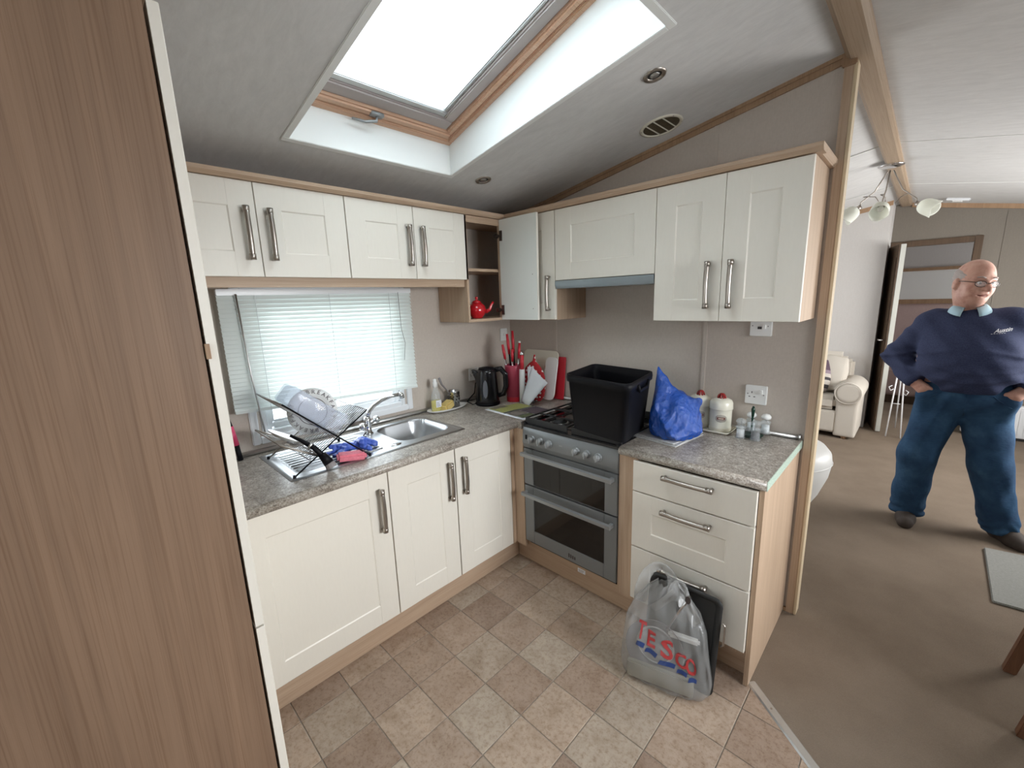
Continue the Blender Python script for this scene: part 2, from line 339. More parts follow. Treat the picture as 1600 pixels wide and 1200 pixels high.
# floor: slab, vinyl tiles one by one, carpet
LX, LY, LDX, LDY = 1.889, -.560, .255, -.216      # threshold line
def side(p): return (p[0] - LX) * LDY - (p[1] - LY) * LDX   # > 0 on the kitchen side
def clip(poly, s):
    out = []
    for i, p in enumerate(poly):
        q = poly[(i + 1) % len(poly)]; a, b = side(p) * s, side(q) * s
        if a >= 0: out.append(p)
        if (a >= 0) != (b >= 0): t = a / (a - b); out.append((p[0] + t * (q[0] - p[0]), p[1] + t * (q[1] - p[1])))
    return out
sgn = 1 if side((1.2, -1.2)) > 0 else -1
floor = struct(MB().box((-.1, -3.5, -.06), (4.0, 6.2, -.003)).build('floor', 'grout', at=(0, 0, -.06)))
g = .0016; shared = None
for i in range(-3, 16):
    for j in range(-1, 15):
        x0, y1 = .871 + .2063 * i, -.714 + .2013 - .2013 * j; x1, y0 = x0 + .2063, y1 - .2013
        poly = [(x0 + g, y0 + g), (x1 - g, y0 + g), (x1 - g, y1 - g), (x0 + g, y1 - g)]
        if x1 < .5 or (y0 > -.53 and x1 > .56 and False) or x0 > 3.9 or y0 < -3.4: continue
        if x1 < .62 and y1 > -.6: continue
        cp = clip(poly, sgn)
        cp = [(min(px, 3.895), py) for px, py in cp]
        if len(cp) < 3: continue
        full = cp == poly
        if full and shared is not None:
            o = bpy.data.objects.new('tile', shared.data); COL.objects.link(o); o.parent = floor; o.location = Vector(((x0 + x1) / 2, (y0 + y1) / 2, 0)) - Vector(ORG[floor.name]); continue
        mb = MB(); c = ((x0 + x1) / 2, (y0 + y1) / 2, 0)
        n = len(cp); ins = [((px - c[0]) * .985 + c[0], (py - c[1]) * .985 + c[1]) for px, py in cp]
        vs = [(px - c[0], py - c[1], -.003) for px, py in cp] + [(px - c[0], py - c[1], -.0012) for px, py in cp] + [(px - c[0], py - c[1], 0) for px, py in ins]
        mb.add(vs, [tuple(range(n))[::-1], tuple(range(2 * n, 3 * n))] + [(k * n + a, k * n + (a + 1) % n, (k + 1) * n + (a + 1) % n, (k + 1) * n + a) for k in (0, 1) for a in range(n)])
        o = mb.build('tile', 'tile'); o.parent = floor; o.location = Vector(c) - Vector(ORG[floor.name])
        if full: shared = o
cp = [(0, .0), (1.89, 0.0), (LX, LY)]
tt = (3.9 - LX) / LDX; cp = [(0, .04), (1.935, .04), (1.935, -.02), (1.89, -.02), (1.89, LY), (3.9, LY + tt * LDY), (3.9, 6.2), (0, 6.2)]
MB().prism([(x, y, -.003) for x, y in cp], (0, 0, .004)).build('carpet', 'carpet', floor)
th = MB(); d = Vector((LDX, LDY, 0)).normalized(); nn = Vector((d.y, -d.x, 0)); st = Vector((LX, LY, 0)) + d * .01; en = Vector((3.88, LY + (3.88 - LX) / LDX * LDY, 0))
th.prism([st - nn * .019, st + nn * .019, st + nn * .013 + Vector((0, 0, .005)), st - nn * .013 + Vector((0, 0, .005))], en - st)
o = struct(th.build('trim_1', 'alu', at=tuple(st)))
sc = MB()
for k in range(5): sc.lathe([(.004, .0048), (.004, .0062), (.001, .0064)], tuple(st + d * (.12 + .29 * k)), 8)
sc.build('screw', 'nickel', o)

# ceiling with its skylight opening, ridge beam, trims
SX0, SX1, SY0, SY1 = .41, 1.56, -1.61, -.812
mb = MB()
def cpiece(x0, x1, y0, y1): mb.prism([(x0, y0, CZ(x0)), (x1, y0, CZ(x1)), (x1, y1, CZ(x1)), (x0, y1, CZ(x0))], (0, 0, .04))
cpiece(-.1, SX0, -3.5, 5.95); cpiece(SX0, SX1, -3.5, SY0); cpiece(SX0, SX1, SY1, 5.95); cpiece(SX1, 1.95, -3.5, 5.95)
mb.prism([(1.95, -3.5, 2.507), (4.0, -3.5, CZ(4.0)), (4.0, 5.95, CZ(4.0)), (1.95, 5.95, 2.507)], (0, 0, .04))
struct(mb.build('ceiling', 'ceil', at=(0, -3.5, 2.2)))
struct(MB().prism([(1.91, -3.4, 2.505), (1.91, -3.4, 2.478), (1.925, -3.4, 2.468), (1.99, -3.4, 2.468), (2.006, -3.4, 2.478), (2.006, -3.4, 2.505)], (0, 7.745, 0)).build('trim_2', 'oak_beam', at=(1.95, -3.4, 2.47)))
t3 = struct(MB().prism([(0, -.012, CZ(0)), (1.905, -.012, CZ(1.905)), (1.905, -.012, CZ(1.905) - .036), (0, -.012, CZ(0) - .036)], (0, .012, 0)).prism([(0, -.02, CZ(0)), (1.905, -.02, CZ(1.905)), (1.905, -.02, CZ(1.905) - .014), (0, -.02, CZ(0) - .014)], (0, .01, 0)).build('trim_3', 'oak_dark', at=(0, 0, 2.1)))
MB().box((1.897, -.022, 2.45), (1.945, .0, 2.497)).build('end_block', 'oak_dark', t3, bevel=.003)
t4 = struct(MB().box((1.905, -.012, 0), (1.9355, 0, 2.466)).build('trim_4', 'oak', at=(1.92, 0, 0)))
MB().box((1.9358, -.014, 0), (1.948, .054, 2.466)).build('end_cap', 'lit_edge', t4, bevel=.003)
MB().box((1.905, .04, 0), (1.9355, .052, 2.466)).build('rear_cover', 'oak', t4)
for k, (x, y) in enumerate([(1.43, 0), (.44, 0)]):
    struct(MB().box((x - .011, -.004, 0.9), (x + .011, 0, CZ(x) - .036)).build('trim_%d' % (5 + k), 'wall', at=(x, 0, .9), bevel=.0015))
for k, y in enumerate([1.55, 3.1]):
    struct(MB().prism([(2.006, y, 2.505 - .008), (3.9, y, CZ(3.9)), (3.9, y, CZ(3.9) - .002), (2.006, y, 2.4945)], (0, .012, 0)).build('trim_%d' % (7 + k), 'lining', at=(2.0, y, 2.5)))
    struct(MB().prism([(1.91, y, 2.497), (0, y, CZ(0)), (0, y, CZ(0) - .005), (1.91, y, 2.494)], (0, .012, 0)).build('trim_%d' % (9 + k), 'lining', at=(1.9, y, 2.49)))
struct(MB().prism([(0, 3.935, CZ(0)), (1.87, 3.935, CZ(1.87)), (1.87, 3.935, CZ(1.87) - .045), (0, 3.935, CZ(0) - .045)], (0, .015, 0)).build('trim_11', 'oak_dark', at=(0, 3.94, 2.1)))
struct(MB().prism([(2.006, 4.335, CZ(2.006)), (3.9, 4.335, CZ(3.9)), (3.9, 4.335, CZ(3.9) - .045), (2.006, 4.335, CZ(2.006) - .045)], (0, .015, 0)).build('trim_12', 'oak_dark', at=(2, 4.34, 2.4)))
struct(MB().box((0, 3.938, 0), (1.87, 3.95, .07)).build('baseboard_lounge', 'wall_pale', at=(0, 3.94, 0)))
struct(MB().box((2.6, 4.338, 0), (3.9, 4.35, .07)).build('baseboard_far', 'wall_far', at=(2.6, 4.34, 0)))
struct(MB().box((1.893, -.012, 0), (1.905, 0, .02)).build('baseboard_back', 'oak_dark', at=(1.9, 0, 0)))
struct(MB().box((2.72, 4.346, .07), (2.735, 4.35, 2.3)).build('trim_13', 'wall_far', at=(2.73, 4.35, 0)))

# skylight
SK = lambda x: 2.25 + .29 * x
sk = struct(thing('window_2', 'white-lined timber skylight with a lowered blind in the sloping ceiling', 'skylight', (1, -1.2, 2.4), kind='structure'))
lin = MB()
for y in (SY0, SY1):
    e = .006 if y == SY0 else -.006
    lin.prism([(SX0, y, CZ(SX0) + .001), (SX1, y, CZ(SX1) + .001), (SX1, y, SK(SX1) + .09), (SX0, y, SK(SX0) + .09)], (0, e, 0))
for x, e in ((SX0, .006), (SX1, -.006)):
    lin.prism([(x, SY0, CZ(x) + .001), (x, SY1, CZ(x) + .001), (x, SY1, SK(x) + .09), (x, SY0, SK(x) + .09)], (e, 0, 0))
lin.build('lining', 'lining', sk)
def ring(x0, x1, y0, y1, wd, z0, z1, name, m, bev=.003, zf=SK):
    mb = MB(); t = z1 - z0
    def pc(a, b, c, e): mb.prism([(a, c, zf(a) + z0), (b, c, zf(b) + z0), (b, e, zf(b) + z0), (a, e, zf(a) + z0)], (0, 0, t))
    pc(x0, x0 + wd, y0, y1); pc(x1 - wd, x1, y0, y1); pc(x0 + wd, x1 - wd, y0, y0 + wd); pc(x0 + wd, x1 - wd, y1 - wd, y1)
    return mb.build(name, m, sk, bevel=bev)
ring(SX0 - .014, SX1 + .014, SY0 - .014, SY1 + .014, .026, -.005, .004, 'edge_bead', 'lining', .002, CZ)
ring(SX0 + .001, SX1 - .001, SY0 + .001, SY1 - .001, .03, 0, .05, 'outer_frame', 'pine'); ring(SX0 + .02, SX1 - .02, SY0 + .02, SY1 - .02, .018, .008, .05, 'grooved_frame', 'pine')
ring(SX0 + .036, SX1 - .036, SY0 + .036, SY1 - .036, .034, .003, .055, 'inner_frame', 'pine', .008)
ring(SX0 + .068, SX1 - .068, SY0 + .068, SY1 - .068, .058, .02, .08, 'sash', mat('mauve_grey_sash', (.40, .35, .33), .4), .006)
ring(SX0 + .122, SX1 - .122, SY0 + .122, SY1 - .122, .022, .035, .06, 'blind_rail', 'alu', .004)
def sheet(x0, x1, y0, y1, z, name, m, th=.003):
    MB().prism([(x0, y0, SK(x0) + z), (x1, y0, SK(x1) + z), (x1, y1, SK(x1) + z), (x0, y1, SK(x0) + z)], (0, 0, th)).build(name, m, sk)
sheet(SX0 + .12, SX1 - .12, SY0 + .12, SY1 - .12, .055, 'blind', 'rollerblind', .0015)
sheet(SX0 + .1, SX1 - .1, SY0 + .1, SY1 - .1, .075, 'pane', 'pane')
x = SX0 + .127; MB().prism([(x, SY0 + .12, SK(x) + .03), (x + .028, SY0 + .12, SK(x + .028) + .03), (x + .028, SY1 - .12, SK(x + .028) + .03), (x, SY1 - .12, SK(x) + .03)], (0, 0, .02)).build('blind_bar', 'alu', sk, bevel=.003)
hx = SX0 + .055; hz = SK(hx)
hd = MB().box((hx - .012, -1.27, hz - .004), (hx + .016, -1.215, hz + .01)).tube([(hx, -1.24, hz - .002), (hx, -1.245, hz - .022), (hx - .012, -1.29, hz - .030), (hx - .02, -1.345, hz - .028)], [.007, .007, .006, .005], 8)
hd.build('handle', 'silver2', sk, smooth=True)

# kitchen window: upvc frame, casement, pane
w1 = thing('window_1', 'white upvc kitchen window above the sink', 'window', (0, -1.34, .96), kind='structure')
def yz_ring(par, name, m, y0, y1, z0, z1, wd, x0, x1, bev=.004):
    return MB().box((x0, y0, z0), (x1, y0 + wd, z1)).box((x0, y1 - wd, z0), (x1, y1, z1)).box((x0, y0 + wd, z0), (x1, y1 - wd, z0 + wd)).box((x0, y0 + wd, z1 - wd), (x1, y1 - wd, z1)).build(name, m, par, bevel=bev)
yz_ring(w1, 'trim_frame', 'upvc', -1.785, -.895, .950, 1.70, .035, -.005, .012)
yz_ring(w1, 'window_frame', 'upvc', -1.737, -.943, .983, 1.662, .026, -.07, .004)
yz_ring(w1, 'casement', 'upvc', -1.711, -.969, 1.009, 1.636, .032, -.055, -.02, .006)
yz_ring(w1, 'glazing_bead', 'upvc', -1.679, -1.001, 1.041, 1.604, .009, -.045, -.028, .002)
MB().box((-.042, -1.674, 1.046), (-.038, -1.006, 1.60)).build('pane', 'pane', w1)
for n, (ax, a0, a1, z0, z1, c, lab) in enumerate([('x', -1.5, -.1, 1.0, 2.0, 3.95, 'kitchen side window, unseen, added for the side light'), ('x', 1.35, 3.35, .85, 2.0, 3.95, 'lounge window'), ('x', 5.0, 5.8, 1.0, 2.0, 3.95, 'bedroom window'), ('x', 1.1, 2.7, .9, 1.95, -.05, 'lounge front window')]):  # the first window is unseen, placed to go with the added side light
    t = thing('window_%d' % (3 + n), 'white upvc ' + lab, 'window', (c, a0, z0), kind='structure')
    yz_ring(t, 'window_frame', 'upvc', a0, a1, z0, z1, .05, c - .03, c + .03); MB().box((c - .002, a0 + .05, z0 + .05), (c + .002, a1 - .05, z1 - .05)).build('pane', 'pane', t)
t = thing('window_7', 'white upvc rear window', 'window', (1.9, -3.45, 1), kind='structure')
MB().box((1.1, -3.48, 1.0), (2.7, -3.42, 1.05)).box((1.1, -3.48, 1.9), (2.7, -3.42, 1.95)).box((1.1, -3.48, 1.05), (1.15, -3.42, 1.9)).box((2.65, -3.48, 1.05), (2.7, -3.42, 1.9)).build('window_frame', 'upvc', t)
MB().box((1.15, -3.452, 1.05), (2.65, -3.448, 1.9)).build('pane', 'pane', t)

# door and doorway to the bedroom
dr = thing('door_1', 'dark brown framed doorway with an open door at the far end of the lounge', 'doorway', (2.25, 4.35, 0), kind='structure')
MB().box((1.872, 4.325, 0), (1.985, 4.405, 2.09)).box((2.525, 4.325, 0), (2.585, 4.405, 2.09)).box((1.985, 4.325, 2.03), (2.525, 4.405, 2.09)).build('door_frame', 'walnut', dr, bevel=.004)
Rz = Matrix.Translation((1.985, 3.80, 0)) @ Matrix.Rotation(math.radians(13), 4, 'Z')
leafd = MB().box((-.001, 0, .01), (.042, .54, 2.03)).xf(Rz).build('door_leaf', mat('grey_white_door', (.46, .46, .42), .5), dr, bevel=.002)
MB().box((-.012, .004, .01), (-.001, .54, 2.03)).box((-.02, .05, .15), (-.012, .075, 1.9)).xf(Rz).build('door_face', 'walnut', leafd)
MB().tube([(-.01, .05, 1.03), (-.06, .05, 1.03), (-.065, .14, 1.03)], .009, 8).xf(Rz).build('door_handle', 'chrome', leafd, smooth=True)
# bedroom beyond the doorway
rail = struct(MB().box((1.44, 5.86, 1.36), (3.9, 5.9, 1.42)).box((1.44, 5.86, 1.80), (3.9, 5.9, 1.84)).build('trim_14', 'oak_dark', at=(1.5, 5.9, 1.4)))
struct(MB().box((1.44, 5.885, .06), (3.9, 5.9, 1.36)).build('trim_16', 'wall_pink', at=(1.5, 5.9, .1)))
struct(MB().box((1.44, 5.87, 1.42), (3.9, 5.9, 1.80)).build('trim_15', 'lining', at=(1.5, 5.9, 1.5)))
struct(MB().box((1.44, 5.88, 0), (3.9, 5.9, .06)).build('baseboard_bedroom', 'walnut', at=(1.5, 5.9, 0)))

# ------------------------------------------------------------------ kitchen units
def door_mb(o, u, n, wd, h, stile=.092, rail=.095, t=.018, rec=.004, flat=False):
    """front face plane through o (lower left corner) spanned by u and z, outward normal n"""
    mb = MB(); mb_v = []
    s, r, e = stile, rail, .005
    b = .0015
    O = [(b, b), (wd - b, b), (wd - b, h - b), (b, h - b)]; O2 = [(0, 0), (wd, 0), (wd, h), (0, h)]
    vs = [(x, y, -t) for x, y in O2] + [(x, y, -b) for x, y in O2] + [(x, y, 0) for x, y in O]
    fs = [(3, 2, 1, 0)] + [(k * 4 + i, k * 4 + (i + 1) % 4, (k + 1) * 4 + (i + 1) % 4, (k + 1) * 4 + i) for k in (0, 1) for i in range(4)]
    if flat: fs.append((8, 9, 10, 11))
    else:
        g_ = .0009; I2 = [(s + e, r + e), (wd - s - e, r + e), (wd - s - e, h - r - e), (s + e, h - r - e)]; n0 = len(vs)
        vs += [(s, b, 0), (s, h - b, 0), (wd - s, b, 0), (wd - s, h - b, 0)]                                  # 12-15 stile inner edges
        vs += [(s, r, 0), (wd - s, r, 0), (wd - s, h - r, 0), (s, h - r, 0)]                                   # 16-19
        vs += [(s, b, -g_), (wd - s, b, -g_), (wd - s, r, -g_), (s, r, -g_), (s, h - r, -g_), (wd - s, h - r, -g_), (wd - s, h - b, -g_), (s, h - b, -g_)]  # 20-27 rails, a hair lower
        vs += [(x, y, -rec) for x, y in I2]                                                                    # 28-31
        fs += [(8, 12, 16, 19, 13, 11), (14, 9, 10, 15, 18, 17), (20, 21, 22, 23), (24, 25, 26, 27), (12, 20, 23, 16), (14, 17, 22, 21), (19, 24, 27, 13), (18, 15, 26, 25)]
        fs += [(16, 28, 31, 19), (17, 18, 30, 29), (23, 22, 29, 28), (24, 31, 30, 25), (28, 29, 30, 31), (16, 23, 28), (17, 29, 22), (19, 31, 24), (18, 25, 30)]
    mb.add(vs, fs)
    return mb.xf(basis(o, u, (0, 0, 1), n))
def handle_mb(c, along, n, L, r=.0100):
    """bowed bar handle centred at c on the door face"""
    c, a, n = Vector(c), Vector(along), Vector(n); mb = MB(); pts = []
    for k in range(9):
        t = -1 + 2 * k / 8; pts.append(c + a * (t * L / 2) + n * (.026 + .007 * (1 - t * t)))
    mb.tube(pts, r, 10)
    for s_ in (-1, 1):
        e = c + a * (s_ * (L / 2 - .006)); mb.tube([e, e + n * .026], .006, 8)
        mb.tube([e + n * .026 - a * s_ * .016, e + n * .0262 + a * s_ * .007], r * 1.22, 10)
    return mb
def add_door(par, o, u, n, wd, h, hc=None, hv=True, name='door', L=.20, lab=None, **kw):
    d_ = door_mb(o, u, n, wd, h, **kw).build(name, 'cream', par)
    if hc is not None:
        c = Vector(o) + Vector(u) * hc[0] + Vector((0, 0, hc[1])); handle_mb(c, (0, 0, 1) if hv else u, n, L).build('handle', 'nickel', d_, smooth=True)
    if lab: d_['label'] = lab
    return d_
UY, NX, UX, NY = (0, 1, 0), (1, 0, 0), (1, 0, 0), (0, -1, 0)
FX = .594
def base_carcass(par, y0, y1):
    MB().box((.02, y0, .133), (.572, y0 + .016, .868)).box((.02, y1 - .016, .133), (.572, y1, .868)).box((.02, y0 + .016, .133), (.572, y1 - .016, .149)).box((.02, y0 + .016, .149), (.026, y1 - .016, .868)).build('carcass', 'oak', par)
t = thing('base_cabinet', 'wide cream base cabinet with one broad door, left of the sink doors', 'cabinet', (.3, -1.72, 0))
base_carcass(t, -2.021, -1.4205); add_door(t, (FX, -2.019, .135), UY, NX, .597, .726, (.552, .56))
t = thing('base_cabinet', 'cream two-door base cabinet beneath the sink bowl', 'cabinet', (.3, -1.03, 0))
base_carcass(t, -1.4195, -.634); add_door(t, (FX, -1.417, .135), UY, NX, .375, .726, (.333, .565)); add_door(t, (FX, -1.036, .135), UY, NX, .402, .726, (.045, .57))
t = thing('corner_post', 'upright oak corner post between the sink cabinet and cooker', 'post', (.6, -.6, 0))
MB().box((.55, -.632, .133), (.594, -.604, .868)).box((.594, -.604, .133), (.668, -.584, .868)).build('post_boards', 'oak', t, bevel=.001)
pl1 = thing('plinth', 'long oak plinth under the sink run', 'plinth', (.549, -1.3, 0)); MB().box((.533, -2.08, 0.0005), (.549, -.5435, .132)).build('board', 'oak_y', pl1, bevel=.001)
pl2 = thing('plinth', 'oak plinth under the cooker and drawers with a small white sticker', 'plinth', (1.2, -.543, 0)); MB().box((.5495, -.543, 0.0005), (1.8715, -.527, .132)).build('board', 'oak_x', pl2, bevel=.001)
MB().box((1.005, -.5442, .088), (1.055, -.543, .112)).build('sticker', 'paper', pl2)['label'] = 'small white sticker'
for k in range(3): MB().box((1.010, -.5446, .092 + .006 * k), (1.04 + .004 * k, -.5441, .094 + .006 * k)).build('print_line', 'greyprint', pl2)
# drawer unit
du = thing('drawer_unit', 'cream three-drawer unit with an oak end panel, right of the cooker', 'drawers', (1.6, -.3, 0))
MB().box((1.285, -.60, .133), (1.366, -.582, .868)).build('filler_board', 'oak', du)
MB().box((1.367, -.60, .133), (1.383, -.02, .868)).box((1.383, -.598, .133), (1.872, -.02, .149)).box((1.383, -.03, .149), (1.872, -.02, .868)).build('carcass', 'oak', du)
MB().box((1.874, -.604, 0.002), (1.892, -.005, .868)).build('end_panel', 'oak', du, bevel=.0008)
for (z0, z1, hz_, flat) in ((.722, .864, .829, True), (.444, .716, .668, False), (.165, .438, .389, False)):
    add_door(du, (1.368, -.6225, z0), UX, NY, .504, z1 - z0, (.249, hz_ - z0), False, 'drawer', .205, flat=flat, stile=.093, rail=.085)
# worktops
wl = thing('worktop', 'grey mottled worktop along the window wall holding the sink', 'worktop', (.3, -1.2, .87))
HX0, HX1, HY0, HY1 = .095, .478, -1.755, -.915
MB().box((.002, -2.088, .87), (.618, HY0, .91)).box((.002, HY0, .87), (HX0, HY1, .91)).box((HX1, HY0, .87), (.618, HY1, .91)).box((.002, HY1, .87), (.618, -.604, .91)).box((.002, -.604, .87), (.657, -.002, .91)).build('top', 'worktop', wl)
MB().tube([(.6175, -2.088, .89), (.6175, -.6045, .89)], .0198, 12).build('rolled_edge', 'worktop', wl, smooth=True)
MB().tube([(.016, -2.08, .921), (.016, -.01, .921)], .011, 10).tube([(.01, -.016, .921), (.64, -.016, .921)], .011, 10).build('edge_bead', 'alu', wl, smooth=True)
MB().box((.652, -.604, .905), (.657, -.02, .9115)).build('joint_strip', 'alu', wl)
wr = thing('worktop', 'grey mottled worktop with a green chipboard end, on the drawer unit', 'worktop', (1.6, -.3, .87))
MB().box((1.290, -.604, .87), (1.898, -.002, .91)).build('top', 'worktop', wr)
MB().tube([(1.290, -.6035, .89), (1.898, -.6035, .89)], .0198, 12).build('rolled_edge', 'worktop', wr, smooth=True)
MB().box((1.8983, -.612, .871), (1.8995, -.004, .909)).build('raw_edge', 'chip', wr)['label'] = 'green chipboard end'
MB().tube([(1.31, -.016, .921), (1.886, -.016, .921)], .011, 10).box((1.884, -.03, .911), (1.892, -.004, .935)).build('edge_bead', 'alu', wr, smooth=True)

# tall unit at the left edge of view
tu = thing('tall_cabinet', 'tall oak-sided fridge housing with cream doors at the left edge', 'cabinet', (.92, -2.4, 0))
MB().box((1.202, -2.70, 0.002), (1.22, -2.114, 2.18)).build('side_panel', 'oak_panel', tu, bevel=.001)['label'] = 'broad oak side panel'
MB().box((.64, -2.70, 0.10), (.656, -2.114, 2.18)).box((.656, -2.70, .1), (1.202, -2.69, 2.18)).box((.656, -2.69, 2.164), (1.202, -2.114, 2.18)).box((.656, -2.69, .1), (1.202, -2.114, .116)).build('carcass', 'oak', tu)
MB().box((.63, -2.71, 2.181), (1.235, -2.085, 2.215)).build('cornice', 'oak_dark', tu, bevel=.004)
for z0, z1 in ((.10, .873), (.878, 2.125)):
    d_ = door_mb((1.221, -2.0905, z0), (-1, 0, 0), (0, 1, 0), .58, z1 - z0).build('door', 'cream', tu)
MB().box((1.214, -2.112, 1.50), (1.226, -2.104, 1.53)).build('door_catch', 'oak_dark', tu)

# wall cabinets on the window wall
def wall_unit_left(y0, ym, y1, lab, h1, h2):
    t = thing('wall_cabinet', lab, 'cabinet', (.14, (y0 + y1) / 2, 1.72), group=None)
    MB().box((.002, y0, 1.722), (.270, y0 + .015, 2.078)).box((.002, y1 - .015, 1.722), (.270, y1, 2.078)).box((.002, y0 + .015, 1.722), (.270, y1 - .015, 1.738)).box((.002, y0 + .015, 2.063), (.270, y1 - .015, 2.078)).build('carcass', 'oak', t)
    add_door(t, (.289, y0 + .0015, 1.721), UY, NX, ym - y0 - .003, .362, (h1, .165)); add_door(t, (.289, ym + .0015, 1.721), UY, NX, y1 - ym - .003, .362, (h2, .165))
wall_unit_left(-2.0785, -1.711, -1.3435, 'cream two-door wall cabinet at the left end, over the window blind', .325, .042)
wall_unit_left(-1.3425, -.981, -.6245, 'cream two-door wall cabinet next to the open corner cupboard', .320, .040)
t = thing('pelmet', 'oak strip under the short wall cabinets above the blind', 'pelmet', (.27, -1.4, 1.7)); MB().box((.252, -2.078, 1.680), (.270, -.643, 1.7215)).build('board', 'oak_y', t, bevel=.001)
# cornices
co = thing('cornice', 'pale oak cornice on the window-wall cabinets', 'cornice', (.3, -1.3, 2.085))
MB().prism([(.25, -2.08, 2.0845), (.300, -2.08, 2.0845), (.312, -2.08, 2.098), (.312, -2.08, 2.112), (.25, -2.08, 2.112)], (0, 1.745, 0)).build('moulding', 'oak_y', co)
co = thing('cornice', 'pale oak cornice with a mitred return on the cooker-wall cabinets', 'cornice', (1.1, -.33, 2.085))
MB().prism([(.312, -.27, 2.0845), (.312, -.325, 2.0845), (.312, -.337, 2.098), (.312, -.337, 2.112), (.312, -.27, 2.112)], (1.606, 0, 0)).build('moulding', 'oak_x', co)
MB().prism([(1.88, -.27, 2.0845), (1.906, -.27, 2.0845), (1.918, -.27, 2.098), (1.918, -.27, 2.112), (1.88, -.27, 2.112)], (0, .268, 0)).build('return_moulding', 'oak_y', co)
# corner cupboard
cc = thing('corner_cabinet', 'oak corner wall cupboard with its white-backed door standing open', 'cabinet', (.25, -.3, 1.47))
MB().box((.002, -.641, 1.471), (.289, -.6255, 2.0835)).build('side_panel', 'oak', cc, bevel=.0008)
MB().box((.670, -.296, 1.471), (.686, -.002, 2.0835)).build('side_panel', 'oak', cc, bevel=.0008)
MB().box((.002, -.6255, 1.471), (.289, -.002, 1.487)).box((.289, -.296, 1.471), (.670, -.002, 1.487)).build('bottom_panel', 'oak_y', cc)
MB().box((.002, -.6255, 2.066), (.289, -.002, 2.082)).box((.289, -.296, 2.066), (.670, -.002, 2.082)).build('top_panel', 'oak_y', cc)
MB().box((.002, -.6255, 1.772), (.265, -.002, 1.788)).box((.265, -.28, 1.772), (.670, -.002, 1.788)).build('shelf', 'oak_y', cc)
MB().box((.271, -.362, 1.487), (.2885, -.32, 2.066)).build('post', 'oak', cc)
MB().box((.271, -.6255, 2.045), (.288, -.362, 2.066)).build('top_rail', 'oak_y', cc)
lf = door_mb((.2925, -.3465, 1.474), UX, (0, 1, 0), .302, .606).build('door', 'cream', cc)
MB().box((.2925, -.3655, 1.474), (.5945, -.3648, 2.080)).build('door_back', 'white_in', lf)['label'] = 'white inner face of the open door'
for z in (1.535, 1.985):
    MB().box((.300, -.374, z - .030), (.318, -.3657, z + .030)).tube([(.31, -.370, z), (.285, -.378, z), (.272, -.372, z)], .008, 8).box((.262, -.385, z - .012), (.283, -.364, z + .012)).build('hinge', mat('dark_hinge', (.12, .10, .09), .35, .9), cc)
for z in (1.54, 1.74): MB().tube([(.56, -.3665, z), (.56, -.3655, z)], .0025, 6).build('screw_hole', 'print', lf)
add_door(cc, (.322, -.314, 1.474), UX, NY, .362, .607, (.324, .152))
# hood cabinet, hood
hc_ = thing('wall_cabinet', 'cream wall cabinet with one wide flap door above the cooker hood', 'cabinet', (.99, -.15, 1.69))
MB().box((.6875, -.296, 1.697), (.70, -.002, 2.0835)).box((1.277, -.296, 1.697), (1.289, -.002, 2.0835)).box((.70, -.296, 1.697), (1.277, -.002, 1.712)).box((.70, -.296, 2.068), (1.277, -.002, 2.0835)).build('carcass', 'oak', hc_)
add_door(hc_, (.6885, -.314, 1.697), UX, NY, .6005, .384, None, stile=.108, rail=.092)
hd_ = thing('cooker_hood', 'slim grey pull-out extractor hood under the wide flap cabinet', 'extractor', (.99, -.15, 1.65))
MB().box((.690, -.290, 1.656), (1.287, -.01, 1.6955)).build('body', 'silver2', hd_)
MB().prism([(.6885, -.318, 1.694), (.6885, -.318, 1.668), (.6885, -.308, 1.650), (.6885, -.290, 1.650), (.6885, -.290, 1.694)], (.600, 0, 0)).build('visor', mat('hood_visor', (.29, .33, .35), .35, .3), hd_, bevel=.001)
MB().box((.72, -.27, 1.652), (1.26, -.05, 1.656)).build('filter', 'alu', hd_)
# tall pair
tp = thing('wall_cabinet', 'tall cream two-door wall cabinet at the open end, oak side showing', 'cabinet', (1.59, -.15, 1.47))
MB().box((1.2905, -.296, 1.473), (1.306, -.002, 2.0835)).box((1.306, -.296, 1.473), (1.876, -.002, 1.489)).box((1.306, -.296, 2.068), (1.876, -.002, 2.0835)).build('carcass', 'oak', tp)
MB().box((1.876, -.2955, 1.473), (1.892, -.002, 2.0835)).build('side_panel', 'oak', tp, bevel=.0008)
add_door(tp, (1.2915, -.314, 1.474), UX, NY, .300, .607, (.250, .157)); add_door(tp, (1.5935, -.314, 1.474), UX, NY, .2985, .607, (.042, .157))

# ------------------------------------------------------------------ cooker
ck = thing('cooker', 'silver freestanding double-oven gas cooker with black hob', 'cooker', (.98, -.3, .13))
CX0, CX1 = .6735, 1.2845
MB().box((CX0 + .004, -.572, .15), (CX1 - .004, -.03, .895)).build('body', 'blackmatt', ck)
fa = MB().prism([(CX0, -.612, .79), (CX0, -.616, .80), (CX0, -.606, .882), (CX0, -.600, .888), (CX0, -.570, .888), (CX0, -.570, .768), (CX0, -.606, .768)], (CX1 - CX0, 0, 0)).build('control_panel', 'silver', ck, bevel=.002)
for k, x in enumerate((.748, .808, .868, 1.046, 1.112, 1.178)):
    kb = MB().tube([(x, -.607, .828), (x, -.620, .829)], [.022, .021], 16).tube([(x, -.620, .829), (x, -.637, .831)], [.018, .015], 16).build('knob', 'silver2', fa, smooth=True)
    MB().box((x - .0035, -.645, .812), (x + .0035, -.630, .848)).build('knob_grip', 'silver2', fa, bevel=.001)
MB().box((.695, -.6135, .812), (.708, -.606, .846)).build('ignition_switch', 'blackmatt', fa)
